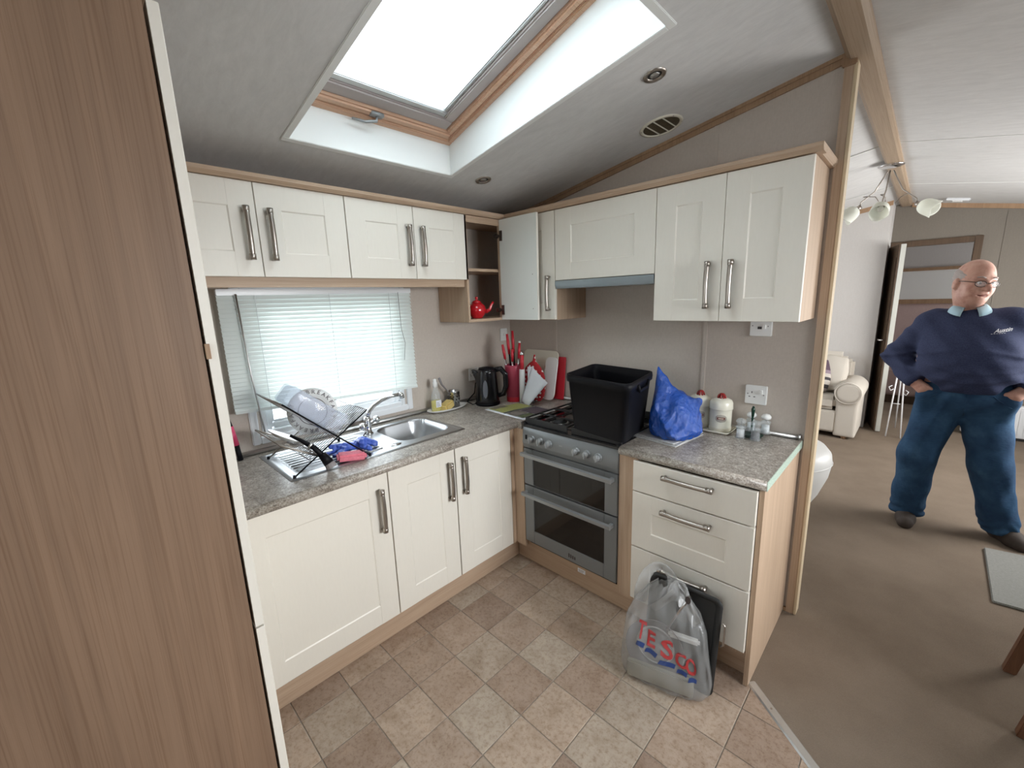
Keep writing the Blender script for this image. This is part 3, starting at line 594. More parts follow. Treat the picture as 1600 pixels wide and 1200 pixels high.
MB().box((.935, -.6125, .83), (.955, -.610, .836)).box((.925, -.6128, .818), (.965, -.610, .821)).build('emblem', 'silver2', fa)
def oven_door(z0, z1, wz0, wz1, hz_, x0=CX0 + .004, x1=CX1 - .002):
    d_ = MB().box((x0, -.610, z0), (.745, -.574, z1)).box((1.212, -.610, z0), (x1, -.574, z1)).box((.745, -.610, z0), (1.212, -.574, wz0)).box((.745, -.610, wz1), (1.212, -.574, z1)).build('oven_door', 'silver', ck, bevel=.002)
    MB().box((.745, -.607, wz0), (1.212, -.603, wz1)).build('glass', glassy('oven_glass', (.02, .018, .016), .30, .05, (.5, .45, .4)), d_)
    h_ = MB().prism([(CX0 + .012, -.655, hz_ + .006), (CX0 + .012, -.652, hz_ - .014), (CX0 + .012, -.640, hz_ - .020), (CX0 + .012, -.637, hz_ + .008)], (CX1 - CX0 - .03, 0, 0))
    h_.box((CX0 + .014, -.640, hz_ - .016), (CX0 + .032, -.610, hz_ + .004)).box((CX1 - .036, -.640, hz_ - .016), (CX1 - .018, -.610, hz_ + .004)); h_.build('handle', 'silver2', d_, bevel=.0015)
    return d_
oven_door(.548, .764, .552, .712, .742)
d2 = oven_door(.184, .540, .262, .482, .502)
for k in range(4): MB().box((.99 + .013 * k, -.6112, .205), (.998 + .013 * k, -.6098, .228 - .002 * k)).build('vent_slot', 'print', d2)
MB().box((.72, -.575, .20), (1.24, -.574, .76)).build('oven_back', 'oven_in', ck)
sh = MB()
for z in (.33, .41): sh.tube([(.75, -.59, z), (1.21, -.59, z)], .002, 6)
sh.build('oven_shelf', 'steel', ck)
hb = MB().box((CX0, -.606, .889), (CX1, -.03, .904)).box((CX0, -.606, .904), (CX0 + .015, -.03, .912)).box((CX1 - .015, -.606, .904), (CX1, -.03, .912)).box((CX0 + .015, -.045, .904), (CX1 - .015, -.03, .912)).build('hob', 'black', ck, bevel=.003)
for x in (.82, 1.14):
    for y in (-.46, -.19):
        MB().lathe([(.045, 0), (.045, .010), (.034, .012), (.034, .020), (.030, .023), (0.001, .023)], (x, y, .904), 20).build('burner', 'castiron', ck, smooth=True)
        MB().lathe([(.052, 0), (.052, .004), (.046, .005)], (x, y, .904), 20).build('burner_ring', 'alu', ck, smooth=True)
    ps = MB()
    for y in (-.58, -.325, -.31, -.065): ps.box((x - .145, y - .004, .905), (x + .145, y + .004, .938)) if y in (-.58, -.065) else ps.box((x - .145, y - .004, .928), (x + .145, y + .004, .938))
    for xx in (x - .145, x + .145): ps.box((xx - .004, -.58, .930), (xx + .004, -.065, .938))
    for y in (-.46, -.19):
        for a in range(4):
            dx, dy = math.cos(a * PI / 2), math.sin(a * PI / 2); ps.box((x + dx * .03 - .003 * abs(dy) - 0.0001, y + dy * .03 - .003 * abs(dx) - .0001, .930), (x + dx * .145 + .003 * abs(dy), y + dy * .118 + .003 * abs(dx), .938))
    ps.build('pan_support', 'castiron', ck)

# ------------------------------------------------------------------ sink, tap, blind
WT = .91
sk_ = thing('sink', 'stainless steel sink with a ribbed drainer on its left', 'sink', (.28, -1.34, .91))
nx, ny = 150, 130; x0, x1, y0, y1 = .069, .505, -1.785, -.885; rows = []
def rrect(px, py, cx, cy, hx, hy, r):
    qx, qy = abs(px - cx) - hx + r, abs(py - cy) - hy + r; return math.hypot(max(qx, 0), max(qy, 0)) + min(max(qx, qy), 0) - r
for i in range(nx + 1):
    row = []
    for j in range(ny + 1):
        x, y = x0 + (x1 - x0) * i / nx, y0 + (y1 - y0) * j / ny; z = .9155
        e = rrect(x, y, (x0 + x1) / 2, (y0 + y1) / 2, (x1 - x0) / 2, (y1 - y0) / 2, .02); z -= .004 * max(0, 1 + e / .012) if e > -.012 else 0
        z -= .003 if e < -.022 else 0
        d = rrect(x, y, .272, -1.075, .155, .145, .07)
        if d < .008: z = .9125 - .140 * min(1, max(0, (.008 - d) / .045)) ** .6 - (.004 * max(0, 1 - math.hypot(x - .272, y + 1.075) / .05))
        d2 = rrect(x, y, .275, -1.53, .165, .205, .03)
        if d2 < 0: z = .9125 - min(.006, -d2 * .8) + (.0065 * max(0, math.sin((x - .11) / .0165 * PI)) if d2 < -.012 else 0)
        row.append((x, y, z))
    rows.append(row)
MB().grid(rows).build('basin_and_drainer', mat('satin_sink_steel', (.50, .51, .52), .36, 1), sk_, smooth=True)
MB().lathe([(.001, .0), (.030, 0), (.034, .003), (.026, .004), (.001, .002)], (.272, -1.075, .770), 20).build('waste', 'chrome', sk_, smooth=True)
MB().lathe([(.001, .003), (.028, .003), (.03, 0)], (.435, -1.275, .9125), 20, sx=.5).build('overflow_cap', 'chrome', sk_, smooth=True)
tp_ = thing('tap', 'chrome mixer tap with a curved spout swung over the bowl', 'tap', (.155, -1.275, .912))
MB().lathe([(.026, 0), (.026, .006), (.019, .012), (.017, .05), (.02, .075), (.016, .095), (.001, .098)], (.155, -1.275, .912), 20).build('body', 'chrome', tp_, smooth=True)
MB().tube([(.155, -1.275, .99), (.158, -1.262, 1.035), (.163, -1.235, 1.06), (.172, -1.19, 1.085), (.185, -1.14, 1.10), (.20, -1.09, 1.103)], [.013, .012, .011, .011, .0105, .0105], 12).tube([(.20, -1.10, 1.108), (.203, -1.085, 1.098), (.204, -1.082, 1.080)], [.014, .014, .013], 12).build('spout', 'chrome', tp_, smooth=True)
for dx, dy in ((.035, -.035), (-.02, .045)):
    MB().tube([(.155, -1.275, .958), (.155 + dx, -1.275 + dy, .968)], .009, 10).build('handle_stem', 'chrome', tp_, smooth=True)
    MB().lathe([(.001, -.02), (.014, -.017), (.02, -.006), (.02, .008), (.013, .018), (.001, .021)], (.155 + dx * 1.5, -1.275 + dy * 1.5, .972), 14).build('tap_knob', 'chrome', tp_, smooth=True)
MB().tube([(.18, -1.30, .93), (.20, -1.325, .925), (.225, -1.335, .917)], .003, 6).tube([(.225, -1.335, .913), (.225, -1.335, .925)], .012, 10).build('plug_chain', 'blackmatt', tp_, smooth=True)

bl = thing('venetian_blind', 'white venetian blind lowered over the kitchen window, bottom edge sloping', 'blind', (.05, -1.37, 1.67))
BY0, BY1 = -1.845, -.885; NS = 27
MB().box((.035, BY0, 1.655), (.065, BY1, 1.682)).build('headrail', 'upvc', bl, bevel=.002)
Lm = BY1 - BY0
for k in range(NS):
    za = 1.648 - k * (1.648 - 1.150) / (NS - 1); zb = 1.648 - k * (1.648 - 1.112) / (NS - 1)
    pr = [(.0125 * math.cos(a) * s, .0125 * math.sin(a) * s + q) for s, q in ((-1, 0), (0, .003), (1, 0)) for a in (math.radians(-54),)]
    vs = []
    for y, z in ((BY0, za), (BY1, zb)): vs += [(.052 + p, y, z + q) for p, q in pr] + [(.052 + p, y, z + q - .0008) for p, q in pr]
    fs = [(0, 1, 7, 6), (1, 2, 8, 7), (3, 9, 10, 4), (4, 10, 11, 5), (0, 6, 9, 3), (2, 5, 11, 8), (0, 3, 4, 1), (1, 4, 5, 2), (6, 7, 10, 9), (7, 8, 11, 10)]
    MB().add(vs, fs).build('slat', 'slat', bl)
MB().prism([(.040, BY0, 1.143), (.064, BY0, 1.143), (.064, BY0, 1.128), (.040, BY0, 1.128)], (0, Lm, -.038)).build('bottom_rail', 'slat', bl, bevel=.002)
for y in (-1.70, -1.365, -1.03): MB().tube([(.0655, y, 1.66), (.0655, y, 1.13 - .038 * (y - BY0) / Lm)], .0011, 5).build('ladder_cord', 'upvc', bl)
MB().tube([(.072, -1.775, 1.66), (.078, -1.765, 1.3), (.085, -1.745, 1.015)], .0038, 8).build('tilt_wand', 'alu', bl, smooth=True)
MB().tube([(.072, -.975, 1.66), (.074, -.972, 1.45), (.075, -.955, 1.37), (.073, -.968, 1.27)], .0014, 6).build('lift_cord', 'greyprint', bl)

# ------------------------------------------------------------------ things at the sink
rk = thing('dish_rack', 'folding wire dish rack standing open on the drainer', 'dish rack', (.31, -1.6, .912))
RX0, RX1 = .15, .48; FR, FL, TL, TR = (-1.437, .917), (-1.766, .917), (-1.774, 1.225), (-1.429, 1.131)
lp = lambda a, b, t: (a[0] + (b[0] - a[0]) * t, a[1] + (b[1] - a[1]) * t)
for x in (RX0, RX1):
    MB().tube([(x, *FR), (x, *TL)], .0034, 8).build('leg', 'blackmatt' if x == RX1 else 'nickel', rk, smooth=True)
    MB().tube([(x, *FL), (x, *TR)], .0034, 8).build('leg', 'blackmatt' if x == RX1 else 'nickel', rk, smooth=True)
    for q in (FR, FL): MB().tube([(x, q[0], .9115), (x, q[0] + .002, .926)], .0065, 8).build('rubber_foot', 'blackmatt', rk, smooth=True)
gw = MB()
for k in range(1, 19):
    x = RX0 + (RX1 - RX0) * k / 19; a = lp(FL, TR, .22); b = TR; gw.tube([(x, *a), (x, *b)], .0015, 5)
for t_ in (.22, .6, 1): q = lp(FL, TR, t_); gw.tube([(RX0, *q), (RX1, *q)], .0024, 6)
gw.build('plate_grid', 'steel', rk, smooth=True)
gw = MB()
for k in range(1, 10):
    x = RX0 + (RX1 - RX0) * k / 10; gw.tube([(x, *lp(FR, TL, .45)), (x, *TL)], .0015, 5)
for t_ in (.45, 1): q = lp(FR, TL, t_); gw.tube([(RX0, *q), (RX1, *q)], .0026, 6)
gw.build('cup_grid', 'steel', rk, smooth=True)
fl = MB(); a, b = (-1.650, .972), (-1.80, 1.062)
for x in (RX0, RX1): fl.tube([(x, *a), (x, *b)], .0038, 8)
for k in range(1, 8): x = RX0 + (RX1 - RX0) * k / 8; fl.tube([(x, *a), (x, *b)], .0014, 5)
for q in (a, b): fl.tube([(RX0, *q), (RX1, *q)], .003, 6)
fl.build('lower_flap', 'nickel', rk, smooth=True)
def frame_from(o, n, upv=(0, 0, 1)):
    n = Vector(n).normalized(); u = Vector(upv).cross(n).normalized(); v = n.cross(u); return basis(o, u, v, n)
# breakfast plate
Fp = frame_from((.235, -1.575, 1.115), (.86, -.42, .28))
pl = MB().lathe([(.001, -.004), (.06, -.004), (.073, .002), (.106, .012), (.108, .015), (.073, .006), (.058, .0), (.001, .0)], (0, 0, 0), 40).xf(Fp).build('dinner_plate', 'white', None, smooth=True, at=(.235, -1.59, 1.01))
tag(pl, 'white plate with BREAKFAST lettered round its rim, behind the clear tub', 'plate')
MB().lathe([(.060, .0015), (.064, .0036)], (0, 0, 0), 40, cap=False).xf(Fp).build('rim_line', 'greyprint', pl)
grim = mat('plate_rim', (.42, .42, .42), .35)
for word, mid in (('BREAKFAST', 38), ('BREAKFAST', 218)):
    for k, ch in enumerate(word):
        a = math.radians(mid - (k - (len(word) - 1) / 2) * 15); tm = text_mb(ch, .026, bold=.0005)
        tm.v = [(px, py, .0005) for px, py, pz in tm.v]
        tm.xf(Matrix.Translation((math.cos(a) * .090, math.sin(a) * .090, .0125)) @ Matrix.Rotation(a - PI / 2, 4, 'Z') @ Matrix.Rotation(math.radians(15), 4, 'X')).xf(Fp).build('letter', 'greyprint', pl)
tm = MB()
for a in (90, 20): tm.add([(-.002, 0, .002), (.002, 0, .002), (.002, .03, .002), (-.002, .03, .002)], [(0, 1, 2, 3)])
# clear plastic tub, upside down on the cup grid
l1 = (Vector((0, TL[0], TL[1])) - Vector((0, FR[0], FR[1]))).normalized(); nl = Vector((0, -l1.z, l1.y)); nl = nl if nl.z > 0 else -nl
ct = MB(); Lc, Wc, Hc = .26, .125, .085; prof = []
def rr(hx, hy, r, z, n=5):
    out = []
    for cx, cy, a0 in ((hx - r, hy - r, 0), (-hx + r, hy - r, 90), (-hx + r, -hy + r, 180), (hx - r, -hy + r, 270)):
        for k in range(n): a = math.radians(a0 + 90 * k / (n - 1)); out.append((cx + r * math.cos(a), cy + r * math.sin(a), z))
    return out
rws = [rr(.052, .036, .012, .001), rr(.058, .042, .018, 0.012), rr(.062, .045, .018, .10), rr(.068, .05, .02, .26), rr(.072, .054, .02, .262), rr(.072, .054, .02, .268), rr(.064, .046, .02, .266), rr(.058, .042, .018, .10), rr(.055, .039, .016, .014), rr(.048, .033, .012, .008)]
ct.grid(rws, True); ct.add(rws[0], [tuple(range(20))[::-1]]); ct.add(rws[-1], [tuple(range(20))])
oc = Vector((.375, TL[0], TL[1])) + nl * .050 - l1 * .012
ct.xf(basis(oc, Vector((1, 0, 0)), nl, -l1))
tag(ct.build('plastic_tub', 'clearplastic', None, smooth=True, at=tuple(oc)), 'clear plastic tub tipped over the top of the dish rack', 'tub')
Fs = basis((.315, -1.728, 1.030), (1, 0, 0), Vector((0, -.15, .09)).normalized(), Vector((0, .09, .15)).normalized())
tag(MB().lathe([(.001, .004), (.06, .004), (.095, .016), (.097, .019), (.06, .008), (.001, .008)], (0, 0, 0), 36, sy=.85).xf(Fs).build('saucer', 'white', None, smooth=True, at=(.315, -1.728, 1.02)), 'white saucer lying on the low left flap of the dish rack', 'saucer')
br = thing('washing_up_brush', 'black washing-up brush slanting on the front of the dish rack', 'brush', (.50, -1.66, .93))
MB().tube([(.40, -1.735, 1.072), (.43, -1.705, 1.048), (.465, -1.670, 1.015), (.492, -1.648, .978)], [.006, .008, .011, .012], 10).build('handle', 'blackmatt', br, smooth=True)
MB().tube([(.488, -1.650, .985), (.505, -1.632, .945)], [.016, .021], 12).build('head', 'blackmatt', br, smooth=True)
MB().tube([(.452, -1.681, 1.026), (.458, -1.676, 1.021)], .0145, 10).build('clear_collar', 'alu', br, smooth=True)
MB().tube([(.505, -1.632, .945), (.512, -1.626, .925)], [.02, .023], 12).build('bristles', 'greyprint', br)
def glove(P):
    d = s_cap(P, (.36, -1.50, .935), (.34, -1.40, .94), .022, .026, (1, 1, .8))
    for a, b, r in (((.36, -1.50, .935), (.40, -1.565, .93), .012), ((.375, -1.50, .935), (.425, -1.54, .93), .011), ((.34, -1.51, .935), (.36, -1.585, .93), .011), ((.345, -1.42, .94), (.40, -1.43, .96), .022), ((.37, -1.44, .94), (.43, -1.41, .93), .015), ((.34, -1.40, .945), (.38, -1.36, .93), .020), ((.36, -1.47, .95), (.33, -1.55, .955), .012)):
        d = smin(d, s_cap(P, a, b, r, r * .85), .014)
    return d + .0022 * np.sin(P[:, 0] * 260) * np.sin(P[:, 1] * 230 + 1) + .0015 * np.sin(P[:, 2] * 300 + P[:, 1] * 140)
M['blue'] = mat('blue_rubber', (.06, .12, .50), .35)
tag(surf(glove, (.28, -1.63, .90), (.47, -1.33, .99), .0042).build('rubber_gloves', 'blue', None, smooth=True, at=(.36, -1.48, .915)), 'crumpled blue rubber gloves on the drainer under the rack', 'gloves')
spm = mat('pink_sponge', (.72, .20, .26), .85); nn_ = nd(spm, 'ShaderNodeTexVoronoi'); nn_.inputs['Scale'].default_value = 160; ln(spm, coords(spm), nn_.inputs[0]); bump(spm, nn_.outputs['Distance'], .6, .003)
tag(MB().box((-.062, -.034, 0), (.062, .034, .030)).xf(Matrix.Translation((.462, -1.515, .917)) @ Matrix.Rotation(math.radians(72), 4, 'Z') @ Matrix.Rotation(math.radians(4), 4, 'Y')).build('sponge', spm, None, bevel=.009, at=(.462, -1.515, .917)), 'pink sponge at the front of the drainer beside the blue gloves', 'sponge')
lg = thing('gas_lighter', 'black and pink long-nosed lighter upright by the wall, left of the blind', 'lighter', (.05, -1.862, .93))
MB().tube([(.052, -1.853, .912), (.048, -1.860, .985)], .011, 10).build('tip', 'blackmatt', lg, smooth=True)
MB().tube([(.048, -1.860, .985), (.043, -1.872, 1.075)], .013, 10).build('grip', mat('pink_plastic', (.70, .06, .16), .35), lg, smooth=True)
MB().tube([(.043, -1.872, 1.075), (.04, -1.878, 1.115), (.038, -1.892, 1.128), (.036, -1.905, 1.12)], [.012, .010, .006, .004], 10).build('cap_loop', 'blackmatt', lg, smooth=True)
# soap tray
st = thing('soap_tray', 'oval white ceramic tray at the right of the sink holding washing-up things', 'tray', (.078, -.685, .911))
MB().lathe([(.001, .001), (.10, .001), (.125, .014), (.13, .016), (.131, .013), (.106, -.0), (.10, 0)], (.080, -.685, .9125), 36, cap=False, sx=.50, sy=1.18).build('dish', 'white', st, smooth=True)
sb = thing('soap_bottle', 'clear washing-up liquid bottle with yellow soap and white cap on the oval tray', 'bottle', (.072, -.765, .915))
BP = [(.001, 0), (.030, 0), (.035, .006), (.036, .07), (.030, .11), (.014, .145), (.011, .16)]
MB().lathe([(r * .95, z) for r, z in BP[:4]] + [(.001, .07)], (.072, -.765, .916), 20, sx=.7).build('soap', 'soap', sb, smooth=True)
MB().lathe(BP, (.072, -.765, .915), 20, cap=False, sx=.72).build('bottle_shell', 'jarglass', sb, smooth=True)
MB().lathe([(.013, .155), (.015, .16), (.016, .185), (.010, .195), (.012, .205), (.001, .21)], (.072, -.765, .915), 14).build('cap', 'white', sb, smooth=True)
MB().box((.0985, -.785, .945), (.0995, -.745, .99)).build('bottle_label', 'paper', sb, bevel=.0004)
for k in range(3): MB().box((.0995, -.780, .952 + .010 * k), (.1, -.752 - .006 * k, .955 + .010 * k)).build('print_line', 'greyprint', sb)
tag(MB().box((-.03, -.045, 0), (.03, .045, .05)).xf(Matrix.Translation((.090, -.690, .916)) @ Matrix.Rotation(.3, 4, 'Z') @ Matrix.Rotation(.25, 4, 'X')).build('sponge', mat('yellow_sponge', (.75, .58, .22), .85), None, bevel=.009, at=(.09, -.69, .916)), 'yellow sponge on the oval tray by the soap bottle', 'sponge')
pt = thing('utensil_pot', 'small perforated steel pot with a black-handled tool on the oval tray', 'pot', (.062, -.62, .915))
MB().lathe([(.001, 0), (.038, 0), (.039, .10), (.042, .105), (.037, .103), (.036, .004), (.001, .004)], (.062, -.615, .915), 22).build('pot', 'steel', pt, smooth=True)
hl = MB()
for a in range(10):
    for z in (.03, .05, .07, .09):
        an = a * PI / 5 + z * 8; cx, cy = .062 + .0392 * math.cos(an), -.615 + .0392 * math.sin(an); n = Vector((math.cos(an), math.sin(an), 0)); hl.tube([Vector((cx, cy, .915 + z)), Vector((cx, cy, .915 + z)) + n * .0008], .0038, 6)
o = hl.build('punched_hole', 'blackmatt', pt); o['kind'] = 'stuff'
MB().tube([(.07, -.630, .93), (.065, -.66, 1.02), (.055, -.70, 1.075), (.05, -.716, 1.12)], [.004, .004, .007, .008], 8).build('tool', 'greyprint', pt, smooth=True)

# ------------------------------------------------------------------ the corner worktop
ke = thing('kettle', 'black jug kettle with a grey level window in the worktop corner', 'kettle', (.185, -.425, .911))
kc = (.185, -.425, .911)
MB().lathe([(.001, 0), (.082, 0), (.084, .012), (.078, .02)], kc, 28).build('base', 'blackmatt', ke, smooth=True)
R_ = Vector((.72, .695, 0)); T_ = Vector((.69, -.72, 0)); K = Vector(kc)
def jug(P):
    k = np.array(kc); r = np.array(R_[:]); d = s_cap(P, k + (0, 0, .03), k + (0, 0, .215), .079, .066); d = smax(d, (k[2] + .016) - P[:, 2], .006); d = smax(d, P[:, 2] - (k[2] + .242 - .25 * ((P - k) @ r) * 0), .02)
    sp = s_cap(P, k - r * .045 + (0, 0, .165), k - r * .088 + (0, 0, .232), .030, .012); sp = smax(sp, P[:, 2] - (k[2] + .238), .006); return smin(d, sp, .015)
surf(jug, (.06, -.56, .91), (.30, -.30, 1.18), .0055).build('jug', 'black', ke, smooth=True)
MB().lathe([(.001, 0), (.055, 0), (.050, .010), (.02, .016), (.001, .017)], (kc[0], kc[1], kc[2] + .238), 24).build('lid', 'blackmatt', ke, smooth=True)
MB().tube([K + R_ * .05 + Vector((0, 0, .232)), K + R_ * .095 + Vector((0, 0, .238)), K + R_ * .125 + Vector((0, 0, .20)), K + R_ * .125 + Vector((0, 0, .12)), K + R_ * .108 + Vector((0, 0, .065)), K + R_ * .07 + Vector((0, 0, .055))], [.014, .015, .014, .013, .013, .012], 10, flat=1.3).build('handle', 'black', ke, smooth=True)
gg = MB(); rws = []
for i in range(9):
    t = -1 + 2 * i / 8; wd_ = .22 * math.sqrt(max(0, 1 - t * t)); z = .115 + t * .062; rws.append([(*(K + (T_ * math.cos(a) + R_ * math.sin(a)) * (.0808 - .010 * max(0, z - .05) / .13)).xy, .911 + z) for a in (-wd_ + wd_ * 2 * j / 6 - .1 for j in range(7))])
gg.grid(rws).build('level_window', mat('grey_window', (.16, .17, .20), .15), ke, smooth=True)
MB().tube([K - R_ * .08 + Vector((0, 0, .006)), K - R_ * .10 + T_ * .02 + Vector((0, 0, .004)), K - R_ * .14 + Vector((0, 0, .02)), (.02, -.40, .96), (.015, -.38, 1.03)], .0035, 6).build('flex', 'blackmatt', ke, smooth=True)
def socket(name, lab, cat, M4, wd, ht, pins, sw, screws):
    t = thing(name, lab, cat, tuple(M4 @ Vector((0, 0, 0))))
    MB().box((-wd / 2, -ht / 2, 0), (wd / 2, ht / 2, .010)).xf(M4).build('face_plate', 'white', t, bevel=.0025)
    for a, b, c, d in pins: MB().box((a - c / 2, b - d / 2, .0098), (a + c / 2, b + d / 2, .0106)).xf(M4).build('pin_slot', 'print', t)
    for a, b in sw: MB().box((a - .006, b - .010, .009), (a + .006, b + .010, .016)).xf(M4).build('rocker_switch', 'white', t, bevel=.001)
    for a, b in screws: MB().lathe([(.001, .0112), (.003, .0112), (.0032, .0098)], (a, b, 0), 8).xf(M4).build('screw', 'greyprint', t)
    return t
P3 = [(-.018, .012, .004, .009), (-.028, -.010, .008, .004), (-.006, -.010, .008, .004)]
socket('wall_socket', 'white switched single socket on the beige wall above the glass jars', 'socket', basis((1.690, 0, 1.098), UX, (0, 0, 1), NY), .096, .094, P3, [(.022, .016)], [(-.036, .004), (.034, .002)])
socket('fused_switch', 'white switched fuse plate just under the tall wall cabinet', 'switch', basis((1.688, 0, 1.432), UX, (0, 0, 1), NY), .094, .09, [(-.005, -.006, .018, .012)], [(.014, .0)], [(-.036, .004), (.030, .002)])
socket('wall_socket', 'white single socket on the window wall behind the kettle', 'socket', basis((0, -.385, 1.092), UY, (0, 0, 1), NX), .088, .088, P3, [], [(-.034, 0), (.034, 0)])
socket('light_switch', 'small white switch plate high in the corner above the knives', 'switch', basis((0, -.075, 1.345), UY, (0, 0, 1), NX), .07, .09, [], [(0, 0)], [])
kb = thing('knife_holder', 'round rose-red knife holder with red-handled knives', 'knife block', (.262, -.245, .911))
MB().lathe([(.001, 0), (.048, 0), (.052, .004), (.060, .245), (.058, .252), (.054, .25), (.050, .22), (.001, .22)], (.262, -.245, .911), 28).build('holder', 'pinkred', kb, smooth=True)
MB().lathe([(.0525, -.0005), (.0535, .03), (.0525, .034)], (.262, -.245, .911), 28, cap=False).build('base_band', 'redmatt', kb, smooth=True)
for k, (dx, dy, h, lx, ly, blk_) in enumerate([(-.030, -.028, .33, -.02, -.02, 0), (-.014, -.008, .40, -.018, -.012, 1), (.002, .010, .42, -.012, 0, 1), (.012, -.022, .30, .004, 0, 0), (.034, .008, .34, .012, .01, 0)]):
    a = Vector((.262 + dx, -.245 + dy, .911 + .21)); b = Vector((.262 + dx + lx, -.245 + dy + ly, .911 + h + .06)); m_ = a.lerp(b, .45)
    kn = thing('knife', ['short red-handled knife at the front left of the round holder', 'red-handled knife with a black neck, left of the tallest in the holder', 'tallest dark red knife in the round holder', 'short red knife with a pale bolster at the holder front', 'slim red sharpener with a white tip at the right of the holder'][k], 'knife', tuple(a), 'knives in the round holder')
    MB().tube([a, m_], .007 if blk_ else .006, 8, flat=.5).build('blade_neck', 'steel' if k in (0, 3) else ('blackmatt' if blk_ else 'steel'), kn, smooth=True)
    MB().tube([m_, m_.lerp(b, .5), b], [.0085, .0105, .008], 10).build('handle', 'redmatt', kn, smooth=True)
    if k == 4: MB().tube([b, b + Vector((0, 0, .012))], .008, 8).build('white_tip', 'white', kn, smooth=True)
rp = thing('rolling_pin', 'white rod with a red and chrome top standing right of the knife holder', 'rolling pin', (.362, -.225, .911))
MB().tube([(.352, -.262, .912), (.355, -.259, 1.14)], .019, 16).build('white_body', 'white', rp, smooth=True)
MB().tube([(.355, -.259, 1.14), (.356, -.259, 1.235)], .013, 14).build('red_grip', 'redmatt', rp, smooth=True)
MB().lathe([(.013, 0), (.015, .008), (.011, .022), (.001, .028)], (.356, -.259, 1.235), 14).build('chrome_end', 'chrome', rp, smooth=True)
lf_ = thing('paper_leaflet', 'folded white paper leaflet standing half open in front of the chopping boards', 'leaflet', (.42, -.25, .912))
MB().grid([[(.376 + .015 * k, -.228 + .012 * math.sin(k * .9), z) for k in range(5)] for z in (.912, 1.155)]).build('back_page', 'paper', lf_, smooth=True, solid=.0008)
MB().grid([[Vector((.405, -.215, 1.16)).lerp(Vector((.562, -.245, 1.068)), t).lerp(Vector((.365, -.285, .935)).lerp(Vector((.455, -.315, .914)), t), s) + Vector((0, -.012, .004)) * math.sin(PI * t) for t in [k / 5 for k in range(6)]] for s in [k / 5 for k in range(6)]]).build('front_page', 'paper', lf_, smooth=True, solid=.0008)
def rboard(name, lab, x0, x1, z1, yb, yt, th, m, r=.035, cat='chopping board', inner=True):
    pts = rr((x1 - x0) / 2, (z1 - .913) / 2, r, 0, 7); H = z1 - .913; c = Vector(((x0 + x1) / 2, (yb + yt) / 2, (z1 + .913) / 2)); v = Vector((0, yt - yb, H)).normalized()
    Mx = basis(c, UX, v, Vector((1, 0, 0)).cross(v)); o = MB().prism(pts, (0, 0, th)).xf(Mx).build(name, m, None, bevel=.002, at=(c.x, yb, .913)); tag(o, lab, cat)
    return o, Mx
b1, Mx = rboard('chopping_board', 'white chopping board leaning on the wall behind the spotted tea cosy', .175, .487, 1.245, -.085, -.022, .008, 'offwhite')
for k, (a, b, r_) in enumerate([(.08, .05, .032), (-.06, .06, .022), (.05, -.06, .022)]): MB().lathe([(r_, .0085), (r_, .0092), (r_ * .8, .0094), (r_ * .8, .0085)], (a, b, 0), 20, cap=False).xf(Mx).build('printed_ring', mat('faded_red_print', (.50, .25, .20), .5), b1)
rboard('chopping_board', 'plain white chopping board in front, overlapping the printed one', .40, .505, 1.205, -.115, -.050, .008, 'white', .035)
rboard('chopping_board', 'red chopping board at the right of the leaning boards', .40, .537, 1.205, -.045, -.012, .008, 'redmatt', .008)
cz = mat('spotted_cloth', (.42, .015, .02), .8); vv = nd(cz, 'ShaderNodeTexVoronoi'); vv.inputs['Scale'].default_value = 34; vv.inputs['Randomness'].default_value = .2; ln(cz, coords(cz), vv.inputs[0]); ln(cz, ramp(cz, vv.outputs['Distance'], [(.30, (.8, .78, .74)), (.34, (.40, .015, .02))]), base(cz))
def cosy(P):
    d = s_ell(P, (.375, -.165, 1.03), (.098, .038, .150)); d = smax(d, .913 - P[:, 2], .01)
    d = smin(d, s_cap(P, (.378, -.165, 1.165), (.385, -.165, 1.225), .012, .008), .02); return d + .0012 * np.sin(P[:, 0] * 120)
tag(surf(cosy, (.25, -.23, .90), (.50, -.10, 1.26), .006).build('tea_cosy', cz, None, smooth=True, at=(.385, -.165, .913)), 'red tea cosy with white spots against the chopping boards', 'tea cosy')
mg = thing('magazine', 'open magazine lying between the kettle and the hob', 'magazine', (.48, -.42, .911))
A, B_, C_, D_ = Vector((.282, -.543, .9115)), Vector((.352, -.300, .920)), Vector((.648, -.302, .9135)), Vector((.640, -.568, .9125))
def quadp(s, t, dz=0): p = A.lerp(D_, s).lerp(B_.lerp(C_, s), t); return p + Vector((0, 0, dz + .004 * math.sin(PI * 2 * t) * (1 - s)))
MB().grid([[quadp(i / 8, j / 8) for j in range(9)] for i in range(9)]).build('pages', 'paper', mg, smooth=True, solid=.0015)
cols = [(.30, .30, .11), (.10, .10, .07), (.09, .07, .08), (.17, .15, .13), (.10, .11, .06), (.16, .14, .10)]
for k, (s0, s1, t0, t1) in enumerate([(.05, .45, .06, .93), (.47, .52, .04, .95), (.55, .95, .45, .95), (.56, .80, .05, .42), (.82, .95, .06, .42), (.06, .20, .10, .50)]):
    MB().grid([[quadp(s0 + (s1 - s0) * i / 4, t0 + (t1 - t0) * j / 4, .0048 + .0003 * k) for j in range(5)] for i in range(5)]).build('printed_picture', wallm('magazine_print', cols[k], tuple(c * 1.7 for c in cols[k])), mg)
